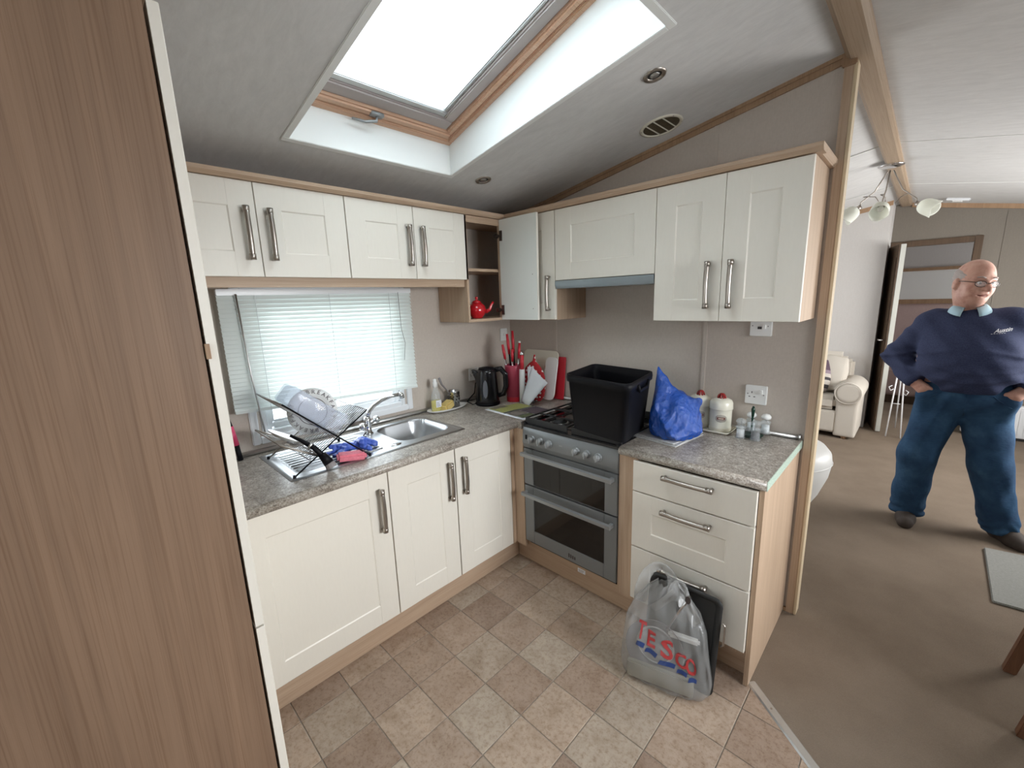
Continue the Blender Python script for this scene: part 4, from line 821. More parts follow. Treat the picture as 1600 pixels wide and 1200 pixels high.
# red teapot in the corner cupboard
tpt = thing('teapot', 'small glossy red teapot on the bottom shelf of the open cupboard', 'teapot', (.175, -.462, 1.4875))
tc = (.175, -.475, 1.4875); MB().lathe([(.001, 0), (.032, 0), (.036, .004), (.055, .03), (.060, .052), (.052, .078), (.034, .094), (.030, .097)], tc, 26).build('pot', 'red', tpt, smooth=True)
MB().lathe([(.032, .097), (.025, .108), (.008, .114), (.006, .118), (.011, .126), (.008, .134), (.001, .136)], tc, 20).build('lid', 'red', tpt, smooth=True)
MB().tube([(.205, -.43, 1.525), (.222, -.405, 1.54), (.228, -.395, 1.57), (.236, -.385, 1.588)], [.014, .011, .008, .007], 10).build('spout', 'red', tpt, smooth=True)
MB().tube([(.145, -.515, 1.57), (.12, -.545, 1.568), (.115, -.553, 1.54), (.135, -.525, 1.515)], .006, 8).build('handle', 'red', tpt, smooth=True)

# ------------------------------------------------------------------ crate, bag, papers, canisters, jars
cr = thing('storage_crate', 'black plastic storage crate standing on the cooker hob', 'crate', (1.15, -.46, .938))
Tq = [Vector((.975, -.615, 1.222)), Vector((1.372, -.680, 1.222)), Vector((1.300, -.300, 1.222)), Vector((.905, -.240, 1.222))]; ctr = sum(Tq, Vector()) / 4
def cq(k, z): return [Vector((ctr.x + (q.x - ctr.x) * k, ctr.y + (q.y - ctr.y) * k, z)) for q in Tq]
def rc(k, z, r=.12):
    q = cq(k, z); out = []
    for i in range(4):
        p, a, b = q[i], q[i - 1], q[(i + 1) % 4]
        for t in (0, .25, .5, .75, 1): s = p.lerp(a, r).lerp(p, t); e = p.lerp(b, r * t); out.append(s.lerp(e, t))
    return out
MB().grid([rc(.80, .945), rc(.83, .9395), rc(.83, .941), rc(.955, 1.185), rc(1.0, 1.187), rc(1.01, 1.205), rc(1.0, 1.222), rc(.955, 1.222), rc(.94, 1.18), rc(.80, .950)], True).add(rc(.80, .945), [tuple(range(20))[::-1]]).add(rc(.80, .950), [tuple(range(20))]).build('body', 'blackmatt', cr, smooth=True, bevel=0)
def on_edge(i, t, z, k=1.0): q = cq(k, z); return q[i].lerp(q[(i + 1) % 4], t)
MB().tube([on_edge(1, .30, 1.20, 1.015), on_edge(1, .35, 1.17, 1.02), on_edge(1, .65, 1.17, 1.02), on_edge(1, .70, 1.20, 1.015)], .008, 8).build('handle', 'blackmatt', cr, smooth=True)
MB().tube([on_edge(3, .30, 1.20, 1.015), on_edge(3, .35, 1.17, 1.02), on_edge(3, .65, 1.17, 1.02), on_edge(3, .70, 1.20, 1.015)], .008, 8).build('handle', 'blackmatt', cr, smooth=True)
bbm = mat('blue_polythene', (.008, .075, .40), .16, spec=.8); nb1 = noise(bbm, coords(bbm, (1, 1, .5)), 30, 6, .75, 2.5); vb_ = nd(bbm, 'ShaderNodeTexVoronoi'); vb_.inputs['Scale'].default_value = 55; ln(bbm, coords(bbm, (1, 1, .6), rot=(.4, .7, .2)), vb_.inputs[0]); mb_ = nd(bbm, 'ShaderNodeMath'); ln(bbm, nb1, mb_.inputs[0]); ln(bbm, vb_.outputs['Distance'], mb_.inputs[1]); bump(bbm, mb_.outputs[0], .7, .009)
def bbag(P):
    d = s_ell(P, (1.400, -.31, .99), (.135, .11, .11)); d = smin(d, s_cap(P, (1.395, -.31, 1.0), (1.308, -.285, 1.245), .115, .006, (1, .7, 1)), .06)
    d = smin(d, s_cap(P, (1.40, -.30, 1.04), (1.515, -.29, 1.10), .085, .012, (1, .8, 1)), .04); d = smin(d, s_ell(P, (1.45, -.36, .955), (.075, .09, .04)), .05)
    for k, (a, b, c, fr, am) in enumerate(((1, .2, .25, 9, .030), (.7, -.5, .5, 13, .018), (-.5, .3, .8, 17, .012), (.9, .6, -.35, 23, .010), (.3, -.8, .6, 31, .007))): d = d + am * (np.abs(((P[:, 0] * a + P[:, 1] * b + P[:, 2] * c) * fr + .37 * k + .6 * np.sin(P[:, 2] * 13 + k)) % 1 - .5) - .3) * np.clip((1.24 - P[:, 2]) * 8, .1, 1)
    d = smax(d, 1.232 - P[:, 0] * .983 - P[:, 1] * .186, .012)
    return smax(d, .924 - P[:, 2], .008)
tag(surf(bbag, (1.22, -.47, .91), (1.60, -.15, 1.27), .0055).build('carrier_bag', bbm, None, smooth=True, at=(1.405, -.31, .924)), 'shiny blue plastic bag slumped to a point right of the black crate', 'bag')
for k, (a, dz) in enumerate([(.12, 0), (.05, .0042), (.16, .0084)]):
    o = MB().box((-.135, -.13, 0), (.135, .13, .004)).xf(Matrix.Translation((1.375 - .004 * k, -.325 + .006 * k, .9105 + dz)) @ Matrix.Rotation(-a, 4, 'Z')).build('newspaper', wallm('newsprint', (.42, .42, .42), (.66, .66, .65)), None, bevel=.0012, at=(1.37, -.33, .9105 + dz))
    tag(o, ['bottom folded newspaper under the blue bag, on the worktop', 'middle folded newspaper in the pile under the blue bag', 'top folded newspaper directly under the blue bag'][k], 'newspaper', 'newspapers under the blue bag')
ty = thing('tray', 'cream rectangular tray under the two canisters at the back wall', 'tray', (1.515, -.085, .911))
MB().grid([rr(.10, .055, .015, .912), rr(.102, .057, .015, .9115), rr(.115, .068, .018, .926), rr(.112, .065, .018, .926), rr(.099, .053, .014, .915)], True).xf(Matrix.Translation((1.512, -.100, 0))).build('rim', 'offwhite', ty, smooth=True)
MB().box((1.412, -.152, .9115), (1.612, -.048, .9155)).build('tray_floor', 'offwhite', ty)
def canister(x, y, lab):
    t = thing('canister', lab, 'canister', (x, y, .916), 'cream canisters on the tray'); c = (x, y, .916)
    MB().lathe([(.001, 0), (.049, 0), (.051, .004), (.050, .006), (.051, .02), (.050, .024), (.051, .11), (.052, .112)], c, 30).build('body', 'offwhite', t, smooth=True)
    bead = MB()
    for z in (.006, .012, .018): bead.lathe([(.0505, z - .002), (.0525, z), (.0505, z + .002)], c, 40, cap=False)
    bead.build('beaded_foot', mat('beaded_band', (.60, .55, .42), .3), t, smooth=True)
    MB().lathe([(.0535, .112), (.0545, .116), (.0535, .128), (.053, .145), (.046, .158), (.03, .166), (.001, .168)], c, 30).build('lid', 'offwhite', t, smooth=True)
    kn = MB()
    for a in range(4): kn.tube([(x + .017 * math.cos(a * PI / 4 + s * PI), y + .017 * math.sin(a * PI / 4 + s * PI), .916 + .164 + .018 * math.sin(s * PI)) if 0 else (x + .018 * math.cos(a * PI / 4) * math.cos(s * PI), y + .018 * math.sin(a * PI / 4) * math.cos(s * PI), .916 + .166 + .022 * math.sin(s * PI)) for s in [q / 8 for q in range(9)]], .0042, 8)
    kn.build('lid_knob', mat('dark_red_glaze', (.28, .02, .02), .2), t, smooth=True)
    em = []
    for z, wv in ((.052, .0), (.056, .35), (.063, .48), (.072, .50), (.081, .48), (.088, .35), (.092, .0)): em.append([(x + .0515 * math.sin(a), y - .0515 * math.cos(a), .916 + z) for a in [.35 - wv + 2 * wv * j / 8 for j in range(9)]])
    MB().grid(em).build('oval_badge', mat('badge_grey', (.36, .33, .28), .4), t, smooth=True)
    em = [[(x + .052 * math.sin(a), y - .052 * math.cos(a), .916 + z) for a in [.0 + .7 * j / 8 for j in range(9)]] for z in (.066, .078)]
    MB().grid(em).build('badge_band', mat('badge_maroon', (.16, .04, .03), .4), t, smooth=True)
    MB().grid([[(x + .0525 * math.sin(a), y - .0525 * math.cos(a), .916 + z) for a in [.12 + .46 * j / 8 for j in range(9)]] for z in (.070, .074)]).build('badge_text', 'offwhite', t, smooth=True)
canister(1.455, -.085, 'cream canister with a red knob half hidden behind the blue bag'); canister(1.562, -.098, 'cream canister with a red knob and oval badge standing in full view')
cs = thing('condiment_stand', 'dark green stand with a post holding the glass jars', 'cruet stand', (1.705, -.095, .911))
MB().box((1.662, -.135, .911), (1.752, -.062, .923)).build('base', mat('dark_green_plastic', (.01, .035, .025), .3), cs, bevel=.004)
MB().tube([(1.705, -.095, .92), (1.705, -.095, 1.03), (1.705, -.093, 1.045)], [.005, .005, .006], 8).tube([(1.705, -.094, 1.01), (1.705, -.094, 1.045), (1.705, -.094, 1.06)], [.006, .009, .004], 10).build('post', mat('dark_green_post', (.01, .04, .025), .25), cs, smooth=True)
for k, (x, y, fill, fc) in enumerate([(1.672, -.150, 'white salt jar with a glass top at the front left of the stand', (.8, .8, .8)), (1.735, -.148, 'dark pepper jar with a glass top at the front right of the stand', (.05, .045, .05)), (1.690, -.052, 'white jar standing behind the salt jar', (.78, .80, .82)), (1.752, -.050, 'white jar behind the pepper jar near the wall', (.78, .80, .82))]):
    j = thing('glass_jar', fill, 'jar', (x, y, .912), 'glass jars around the green stand'); z0 = .912 if k < 2 else .9245; c = (x, y, z0)
    MB().lathe([(.001, 0), (.023, 0), (.024, .004), (.020, .008), (.019, .05), (.023, .056), (.015, .062), (.016, .068)], c, 18, cap=False).build('glass', 'jarglass', j, smooth=True)
    MB().lathe([(.001, .006), (.016, .006), (.0165, .04), (.001, .042)], c, 16).build('contents', mat('jar_contents', fc, .6), j, smooth=True)
    MB().lathe([(.012, .068), (.021, .074), (.022, .084), (.014, .094), (.001, .097)], c, 18).build('stopper', 'jarglass' if k < 2 else 'white', j, smooth=True)
    MB().tube([(x, y, z0 + .06), (x, y, z0 + .092)], .003, 6).build('pin', 'steel', j)

# ------------------------------------------------------------------ baking tray and carrier bag on the floor
tr = thing('baking_tray', 'black rectangular baking tray leaning on the bottom drawer behind the carrier bag', 'baking tray', (1.66, -.68, 0))
g_ = MB().grid([rr(.150, .205, .03, 0), rr(.150, .205, .03, .004), rr(.132, .187, .02, .004), rr(.124, .179, .02, -.012), rr(.120, .175, .02, -.012), rr(.120, .175, .02, -.015), rr(.127, .182, .02, -.015), rr(.136, .191, .02, 0)], True)
g_.add(rr(.120, .175, .02, -.012), [tuple(range(20))]).add(rr(.120, .175, .02, -.015), [tuple(range(20))[::-1]])
g_.xf(Matrix.Translation((1.655, -.722, .207)) @ Matrix.Rotation(math.radians(90 - 9), 4, 'X')).build('pan', 'castiron', tr, smooth=True)
MB().tube([(1.812, -.715, .33), (1.822, -.715, .32), (1.822, -.722, .24), (1.812, -.722, .23)], .004, 8).build('wire_handle', 'nickel', tr, smooth=True)
# translucent bag
BC = Vector((1.622, -.805, 0)); dirF = Vector((.93, .27, 0)).normalized(); dirN = Vector((dirF.y, -dirF.x, 0))   # along the front, outward towards the viewer
def bagp(u, v, off=0):   # u angle (0 = front middle), v = 0..1 height
    z = .006 + .405 * v
    a = np.interp(v, [0, .04, .15, .4, .62, .80, .92, 1], [.150, .172, .182, .170, .158, .125, .085, .045]); b = np.interp(v, [0, .04, .15, .4, .7, .9, 1], [.055, .070, .080, .075, .050, .028, .018])
    sh = np.interp(v, [0, .5, 1], [.012, -.01, -.025])
    s, c = math.sin(u), math.cos(u); e = .75; x = math.copysign(abs(s) ** e, s) * a + sh; y = math.copysign(abs(c) ** .8, c) * b
    wr_ = .010 * math.sin(u * 3 + v * 9) * (.3 + v) + .006 * math.sin(u * 9 - v * 16) * (.3 + v) + .004 * math.sin(u * 15 + v * 5)
    p = BC + dirF * x + dirN * (y + wr_ + off - .045 * v * 0) + Vector((0, 0, z)); p += Vector((0, .085 * v ** 1.5, 0)); return p
cb_ = thing('carrier_bag', 'full grey see-through carrier bag lettered TESCO on the tiled floor', 'bag', (1.62, -.8, 0))
NU, NV = 72, 36
bg_ = MB().grid([[bagp(2 * PI * i / NU, j / NV) for i in range(NU)] for j in range(NV + 1)], True); bg_.add([bagp(2 * PI * i / NU, 0) for i in range(NU)], [tuple(range(NU))])
bg_.build('film', 'film', cb_, smooth=True)
def strap(pts, wd, name='bag_handle'):
    rows = []; pts = [Vector(p) for p in pts]
    for k, p in enumerate(pts):
        t = (pts[min(k + 1, len(pts) - 1)] - pts[max(k - 1, 0)]).normalized(); s = t.cross(dirN).normalized(); ww = wd * (.55 + .45 * abs(2 * k / (len(pts) - 1) - 1))
        rows.append([p + s * ww * q + dirN * .006 * math.sin(q * 5 + k) for q in (-1, -.5, 0, .5, 1)])
    MB().grid(rows).build(name, 'film', cb_, smooth=True, solid=.0006, sub=1)
strap([(1.50, -.78, .30), (1.495, -.765, .37), (1.505, -.735, .425), (1.53, -.70, .452), (1.57, -.695, .452), (1.60, -.71, .44), (1.625, -.735, .41), (1.63, -.75, .37)], .030)
strap([(1.63, -.76, .36), (1.625, -.745, .40), (1.63, -.725, .43), (1.65, -.712, .425), (1.665, -.725, .39), (1.69, -.745, .34), (1.735, -.755, .30)], .026)
strap([(1.56, -.80, .31), (1.595, -.79, .345), (1.625, -.765, .385), (1.64, -.75, .40)], .022, 'bag_fold')
M['tred'] = mat('red_print', (.36, .03, .03), .4); M['tblue'] = mat('blue_print', (.02, .045, .16), .4)
def bag_print(mb, name, m, s0, v0, slant):
    out = MB()
    for f in mb.f:   # refine so the print follows the film
        p = [mb.v[i] for i in f]; out.add([bagp((s0 + q[0]) / .20, v0 + q[1] / .405 - slant * q[0], .004) for q in p], [tuple(range(len(p)))])
    return out.build(name, m, cb_)
for k, ch in enumerate('TESCO'):
    bag_print(text_mb(ch, .076, bold=.002), 'letter', 'tred', -.088 + .051 * k, .555 - .050 * k, .35)
    x0 = -.088 + .051 * k; sw = MB(); n = 6
    for q in range(n):
        a, b = -.022 + .044 * q / n, -.022 + .044 * (q + 1) / n; ya, yb = .004 * math.sin(q / n * PI) + .0, .004 * math.sin((q + 1) / n * PI); sw.add([(a, ya - .008, 0), (b, yb - .008, 0), (b + .006, yb + .008, 0), (a + .006, ya + .008, 0)], [(0, 1, 2, 3)])
    bag_print(sw, 'blue_dash', 'tblue', x0, .555 - .050 * k - .108, .35)
# contents of the bag
pn = thing('frying_pan', 'dark frying pan inside the see-through bag, its steel handle poking out', 'pan', (1.60, -.80, .02))
Fq = frame_from((1.585, -.802, .150), (.22, -.92, .18)); MB().lathe([(.001, 0), (.100, 0), (.116, .028), (.118, .028), (.102, -.004), (.001, -.004)], (0, 0, 0), 36).xf(Fq).build('pan_body', 'greyprint', pn, smooth=True)
MB().tube([(1.63, -.80, .25), (1.675, -.775, .36), (1.70, -.762, .415)], [.008, .010, .012], 12, flat=.6).build('handle', 'steel', pn, smooth=True)
MB().lathe([(.006, -.001), (.011, -.001), (.011, .004), (.006, .004)], (0, 0, 0), 14, sy=1.4).xf(frame_from((1.699, -.776, .410), (.1, -1, .1))).build('hanging_eye', 'print', pn)
MB().lathe([(.070, 0), (.074, .003), (.078, 0)], (0, 0, 0), 32, cap=False).xf(Fq @ Matrix.Translation((0, 0, .002))).build('inner_ring', 'alu', pn, smooth=True)
tag(MB().box((-.13, -.012, 0), (.13, .012, .075)).xf(Matrix.Translation((1.625, -.842, .012)) @ Matrix.Rotation(.28, 4, 'Z')).build('food_box', mat('buff_card', (.36, .34, .28), .6), None, bevel=.004, at=(1.625, -.845, .012)), 'pale flat box at the bottom of the see-through bag', 'box')
tag(MB().box((-.06, -.010, 0), (.06, .010, .03)).xf(Matrix.Translation((1.690, -.775, .215)) @ Matrix.Rotation(.25, 4, 'Z')).build('soap_dish', 'white', None, bevel=.008, at=(1.69, -.775, .215)), 'white plastic dish inside the see-through bag on its right', 'dish')

# ------------------------------------------------------------------ ceiling fittings
def on_ceiling(x, y): return basis((x, y, CZ(x)), Vector((1, 0, .179)).normalized(), (0, 1, 0), Vector((1, 0, .179)).normalized().cross(Vector((0, 1, 0))))
for k, (x, y, lab) in enumerate([(1.408, -.609, 'round recessed downlight between the skylight and the air vent'), (.444, -.619, 'round recessed downlight above the corner cupboard, near the window wall')]):
    Mc = on_ceiling(x, y) @ Matrix.Rotation(PI, 4, 'X'); t = thing('downlight', lab, 'light', (x, y, CZ(x)), 'recessed ceiling downlights')
    MB().lathe([(.043, 0), (.041, .005), (.033, .006), (.028, .003), (.026, -.0)], (0, 0, 0), 28, cap=False).xf(Mc).build('bezel', 'nickel', t, smooth=True)
    MB().lathe([(.001, .0005), (.027, .0005), (.027, .0)], (0, 0, 0), 20).xf(Mc).build('recess', 'castiron', t)
    MB().lathe([(.001, .003), (.016, .003), (.018, .0)], (0, 0, 0), 20).xf(Mc).build('bulb', 'alu', t, smooth=True)
vx, vy = 1.243, -.197; Mc = on_ceiling(vx, vy) @ Matrix.Rotation(PI, 4, 'X'); t = thing('air_vent', 'round cream ceiling vent with dark mesh behind three thin bars', 'vent', (vx, vy, CZ(vx)))
MB().lathe([(.098, 0), (.096, .004), (.086, .006), (.082, .002), (.082, -.001)], (0, 0, 0), 32, cap=False).xf(Mc).build('rim', 'offwhite', t, smooth=True)
MB().lathe([(.001, .001), (.082, .001), (.082, 0)], (0, 0, 0), 28).xf(Mc).build('mesh_disc', wallm('vent_mesh', (.05, .04, .025), (.14, .115, .075)), t)
for dx in (-.04, 0, .04): h = math.sqrt(.082 ** 2 - dx * dx); MB().box((dx - .0015, -h, .001), (dx + .0015, h, .006)).xf(Mc).build('vent_bar', 'offwhite', t)
for a in (30, 150, 210, 330): MB().lathe([(.001, .0055), (.003, .0055), (.0032, .004)], (.091 * math.cos(math.radians(a)), .091 * math.sin(math.radians(a)), 0), 8).xf(Mc).build('screw', 'greyprint', t)
Ms = basis((2.35, 4.02, CZ(2.35)), Vector((1, 0, -.179)).normalized(), (0, 1, 0), Vector((.179, 0, 1)).normalized()) @ Matrix.Rotation(PI, 4, 'X')
t = thing('smoke_alarm', 'white rectangular alarm on the lounge ceiling near the far wall', 'alarm', (2.35, 4.02, CZ(2.35))); MB().box((-.09, -.06, 0), (.09, .06, .022)).xf(Ms).build('cover', 'upvc', t, bevel=.008); MB().box((-.04, -.02, .022), (.04, .02, .030)).xf(Ms).build('grille', 'white', t, bevel=.004)

# chandelier under the ridge beam
ch = thing('chandelier', 'nickel ceiling light with curved arms and white glass tulip shades on the ridge beam', 'ceiling light', (1.943, 2.05, 2.467))
MB().lathe([(.001, -.012), (.05, -.012), (.072, -.007), (.078, 0), (.001, 0)], (1.943, 2.05, 2.467), 28).build('ceiling_plate', 'chrome', ch, smooth=True)
for k, (p, d) in enumerate([((2.155, 2.02, 2.150), (.85, -.15, -.50)), ((1.928, 1.86, 2.150), (-.05, -.80, -.60)), ((1.752, 2.03, 2.170), (-.75, -.15, -.65))]):
    p, d = Vector(p), Vector(d).normalized(); hub = Vector((1.943, 2.05, 2.455)); q = p - d * .055
    mid = hub.lerp(q, .5) + Vector((0, 0, -.03)); 
    MB().tube([hub + (p - hub) * .08, mid, q + Vector((0, 0, .03)), q], .0045, 8).tube([mid.lerp(q, .3), mid.lerp(q, .6) + Vector((-.02, 0, .03)), Vector((1.943, 2.05, q.z + .05)).lerp(q, .45) + Vector((0, 0, .03)), Vector((1.943, 2.05, q.z + .03)).lerp(q, .3)], .003, 6).build('arm', 'nickel', ch, smooth=True)
    MB().tube([q - d * .005, q + d * .03], [.014, .02], 12).build('lamp_holder', 'nickel', ch, smooth=True)
    F_ = frame_from(q + d * .015, d); ns = 30; rws = []
    for r_, z in [(.012, 0), (.034, .008), (.050, .03), (.056, .06), (.055, .085), (.060, .105)]:
        rws.append([(r_ * math.cos(2 * PI * j / ns), r_ * math.sin(2 * PI * j / ns), z + (z / .105) ** 3 * .020 * (abs(math.cos(1.5 * 2 * PI * j / ns)) - .5)) for j in range(ns)])
    MB().grid(rws, True).xf(F_).build('glass_shade', 'shade', ch, smooth=True, solid=.003, sub=1)
    MB().lathe([(.001, .07), (.016, .06), (.02, .045), (.012, .02), (.010, .0)], (0, 0, 0), 14).xf(F_).build('bulb', 'white', ch, smooth=True)

# ------------------------------------------------------------------ the lounge
fab = mat('pale_cream_fabric', (.56, .52, .46), .9, spec=.1); bump(fab, noise(fab, coords(fab), 90, 3), .3, .003)
so = thing('sofa', 'pale cream sofa with rolled arms against the lounge wall', 'sofa', (1.25, 3.55, 0))
def arm(cx):
    def f(P):
        d = s_cap(P, (cx, 3.30, .515), (cx, 3.80, .52), .118, .118, (1, 1, .92)); q = np.abs(P - np.array((cx - .0, 3.585, .285))) - np.array((.075, .28, .24)); b = np.linalg.norm(np.maximum(q, 0), axis=1) + np.minimum(q.max(1), 0) - .02
        d = smin(d, b, .06); return smax(d, 3.255 - P[:, 1], .03)
    return surf(f, (cx - .16, 3.22, .02), (cx + .16, 4.02, .68), .012)
arm(1.755).build('arm', fab, so, smooth=True); arm(.72).build('arm', fab, so, smooth=True)
for cx in (1.755, .72):
    MB().lathe([(.112, 0), (.118, .004), (.112, .008), (.106, .004)], (0, 0, 0), 28, cap=False).xf(Matrix.Translation((cx, 3.256, .512)) @ Matrix.Rotation(PI / 2, 4, 'X')).build('piping', fab, so, smooth=True)
MB().box((.80, 3.28, .06), (1.68, 3.90, .30)).build('base', fab, so, bevel=.02)
for xa, xb in ((.81, 1.235), (1.245, 1.67)):
    MB().box((xa, 3.27, .31), (xb, 3.80, .455)).build('seat_cushion', fab, so, bevel=.04, segs=4)
    MB().box((xa, 3.67, .45), (xb, 3.83, .90)).xf(Matrix.Translation((0, 3.67, .45)) @ Matrix.Rotation(math.radians(-6), 4, 'X') @ Matrix.Translation((0, -3.7, -.45))).build('back_cushion', fab, so, bevel=.05, segs=4)
MB().box((.74, 3.84, .06), (1.73, 3.93, .80)).build('back', fab, so, bevel=.03)
for x in (.72, 1.755):
    for y in (3.32, 3.86): MB().tube([(x, y, .001), (x, y, .07)], [.022, .03], 10).build('foot', 'oak_dark', so, smooth=True)
def pillow(P): d = s_ell(P, (0, 0, 0), (.20, .085, .20)); q = np.abs(P) - np.array((.17, .012, .17)); return smin(d, np.linalg.norm(np.maximum(q, 0), axis=1) - .01, .08)
Pm = surf(pillow, (-.24, -.12, -.24), (.24, .12, .24), .012)
for x, y, z, rx, rz, m, lab in [(1.50, 3.60, .665, -22, -14, fab, 'plain cream cushion leaning on the sofa arm'), (1.36, 3.50, .640, -28, 6, None, 'dark cushion with cream and grey stripes at the front of the sofa')]:
    if m is None:
        m = mat('striped_fabric', (.1, .07, .08), .9); tcx = nd(m, 'ShaderNodeSeparateXYZ'); ln(m, coords(m), tcx.inputs[0]); r_ = ramp(m, nd(m, 'ShaderNodeMath').outputs[0], [(0, (.09, .07, .09)), (1, (.09, .07, .09))])
        mt = m.node_tree.nodes['Math']; mt.operation = 'MULTIPLY_ADD'; mt.inputs[1].default_value = 2.4; mt.inputs[2].default_value = .5; ln(m, tcx.outputs[2], mt.inputs[0])
        cr_ = m.node_tree.nodes['Color Ramp'].color_ramp; cr_.interpolation = 'CONSTANT'
        while len(cr_.elements) > 1: cr_.elements.remove(cr_.elements[0])
        cr_.elements[0].position = 0; cr_.elements[0].color = (.30, .26, .25, 1)
        for p_, c_ in ((.12, (.05, .045, .05)), (.22, (.50, .46, .42)), (.34, (.05, .045, .05)), (.42, (.50, .46, .42)), (.52, (.26, .2, .24)), (.62, (.10, .065, .09))): e = cr_.elements.new(p_); e.color = (*c_, 1)
        ln(m, r_, base(m))
    mb = MB(); mb.v = list(Pm.v); mb.f = list(Pm.f); o = mb.build('cushion', m, None, smooth=True)
    o.location = (x, y, z); o.rotation_euler = (math.radians(rx), 0, math.radians(rz)); ORG[o.name] = (x, y, z); tag(o, lab, 'cushion', 'sofa cushions')
wc = thing('stool', 'white rounded upholstered stool half hidden behind the partition post', 'stool', (1.66, .62, 0))
wp = mat('white_leatherette', (.74, .74, .72), .45)
MB().lathe([(.001, .27), (.14, .27), (.195, .30), (.245, .40), (.285, .52), (.297, .60), (.290, .65), (.262, .685), (.20, .705), (.10, .715), (.001, .718)], (1.66, .62, 0), 40).build('seat', wp, wc, smooth=True)
MB().lathe([(.298, .596), (.301, .60), (.298, .604)], (1.66, .62, 0), 40, cap=False).build('piping', wp, wc, smooth=True)
for a in range(4): cx, cy = math.cos(a * PI / 2 + .7), math.sin(a * PI / 2 + .7); MB().tube([(1.66 + cx * .12, .62 + cy * .12, .285), (1.66 + cx * .18, .62 + cy * .18, .002)], [.016, .011], 8).build('leg', 'oak', wc, smooth=True)
rg = MB().prism([(2.655, .735, .002), (3.28, .80, .002), (3.22, 1.47, .002), (2.665, 1.375, .002)], (0, 0, .012)).build('rug', 'mat_grey', None, bevel=.004, at=(2.95, 1.1, .002)); tag(rg, 'small grey rug on the carpet in front of the man', 'rug')
dc = thing('dining_chair', 'reddish brown wooden chair, one splayed leg showing at the right edge', 'chair', (2.95, .05, 0))
def leg4(x, y, dx, dy): return MB().prism([(x - .016, y - .020, .002), (x + .022, y - .020, .002), (x + .022, y + .018, .002), (x - .016, y + .018, .002)], (dx, dy, .43))
for x, y, dx, dy in ((2.662, .205, .075, .02), (2.665, -.16, .07, .02), (3.10, .22, -.02, -.02), (3.10, -.16, -.02, .02)): leg4(x, y, dx, dy).build('leg', 'chairwood', dc, bevel=.003)
MB().box((2.715, -.17, .435), (3.14, .26, .46)).build('seat', 'chairwood', dc, bevel=.008)
for y in (-.14, .23): MB().box((3.10, y - .018, .46), (3.135, y + .018, .95)).build('back_post', 'chairwood', dc, bevel=.004)
for z in (.62, .76, .88): MB().box((3.108, -.122, z), (3.127, .212, z + .05)).build('back_slat', 'chairwood', dc, bevel=.003)
ra = thing('radiator', 'low white ribbed heater along the far wall behind the man', 'radiator', (3.05, 4.27, 0))
MB().box((2.66, 4.25, .03), (3.50, 4.33, .36)).build('casing', 'upvc', ra, bevel=.006)
for k in range(20): MB().box((2.685 + .041 * k, 4.244, .06), (2.70 + .041 * k, 4.251, .33)).build('rib', 'upvc', ra, bevel=.002)
MB().box((2.68, 4.26, .001), (3.48, 4.32, .032)).build('foot_rail', 'castiron', ra)
ws = thing('wire_stand', 'slim white wire stand with small hooks in front of the doorway', 'stand', (2.16, 3.85, 0))
for a, b in (((2.20, 3.68, .002), (2.13, 3.86, 1.10)), ((2.08, 3.68, .002), (2.12, 3.86, 1.10)), ((2.14, 4.12, .002), (2.125, 3.86, 1.10))): MB().tube([a, b], .007, 8).build('leg', 'upvc', ws, smooth=True)
for x, y, z, s_ in ((2.166, 3.77, .48, 1), (2.096, 3.77, .52, -1)): MB().tube([(x, y, z), (x + .03 * s_, y - .03, z - .02), (x + .045 * s_, y - .035, z + .02), (x + .02 * s_, y - .02, z + .035)], .004, 6).build('hook', 'upvc', ws, smooth=True)
MB().tube([(2.16, 3.745, .36), (2.1, 3.745, .36)], .004, 6).build('crossbar', 'upvc', ws, smooth=True)
bd = thing('bed', 'low bed with a pink cover against the bedroom wall beyond the doorway', 'bed', (2.3, 5.6, 0))
MB().box((1.46, 5.52, .10), (3.0, 5.875, .50)).build('mattress', 'wall_pink', bd, bevel=.04); MB().box((1.48, 5.55, .002), (2.98, 5.86, .11)).build('bed_base', 'walnut', bd)

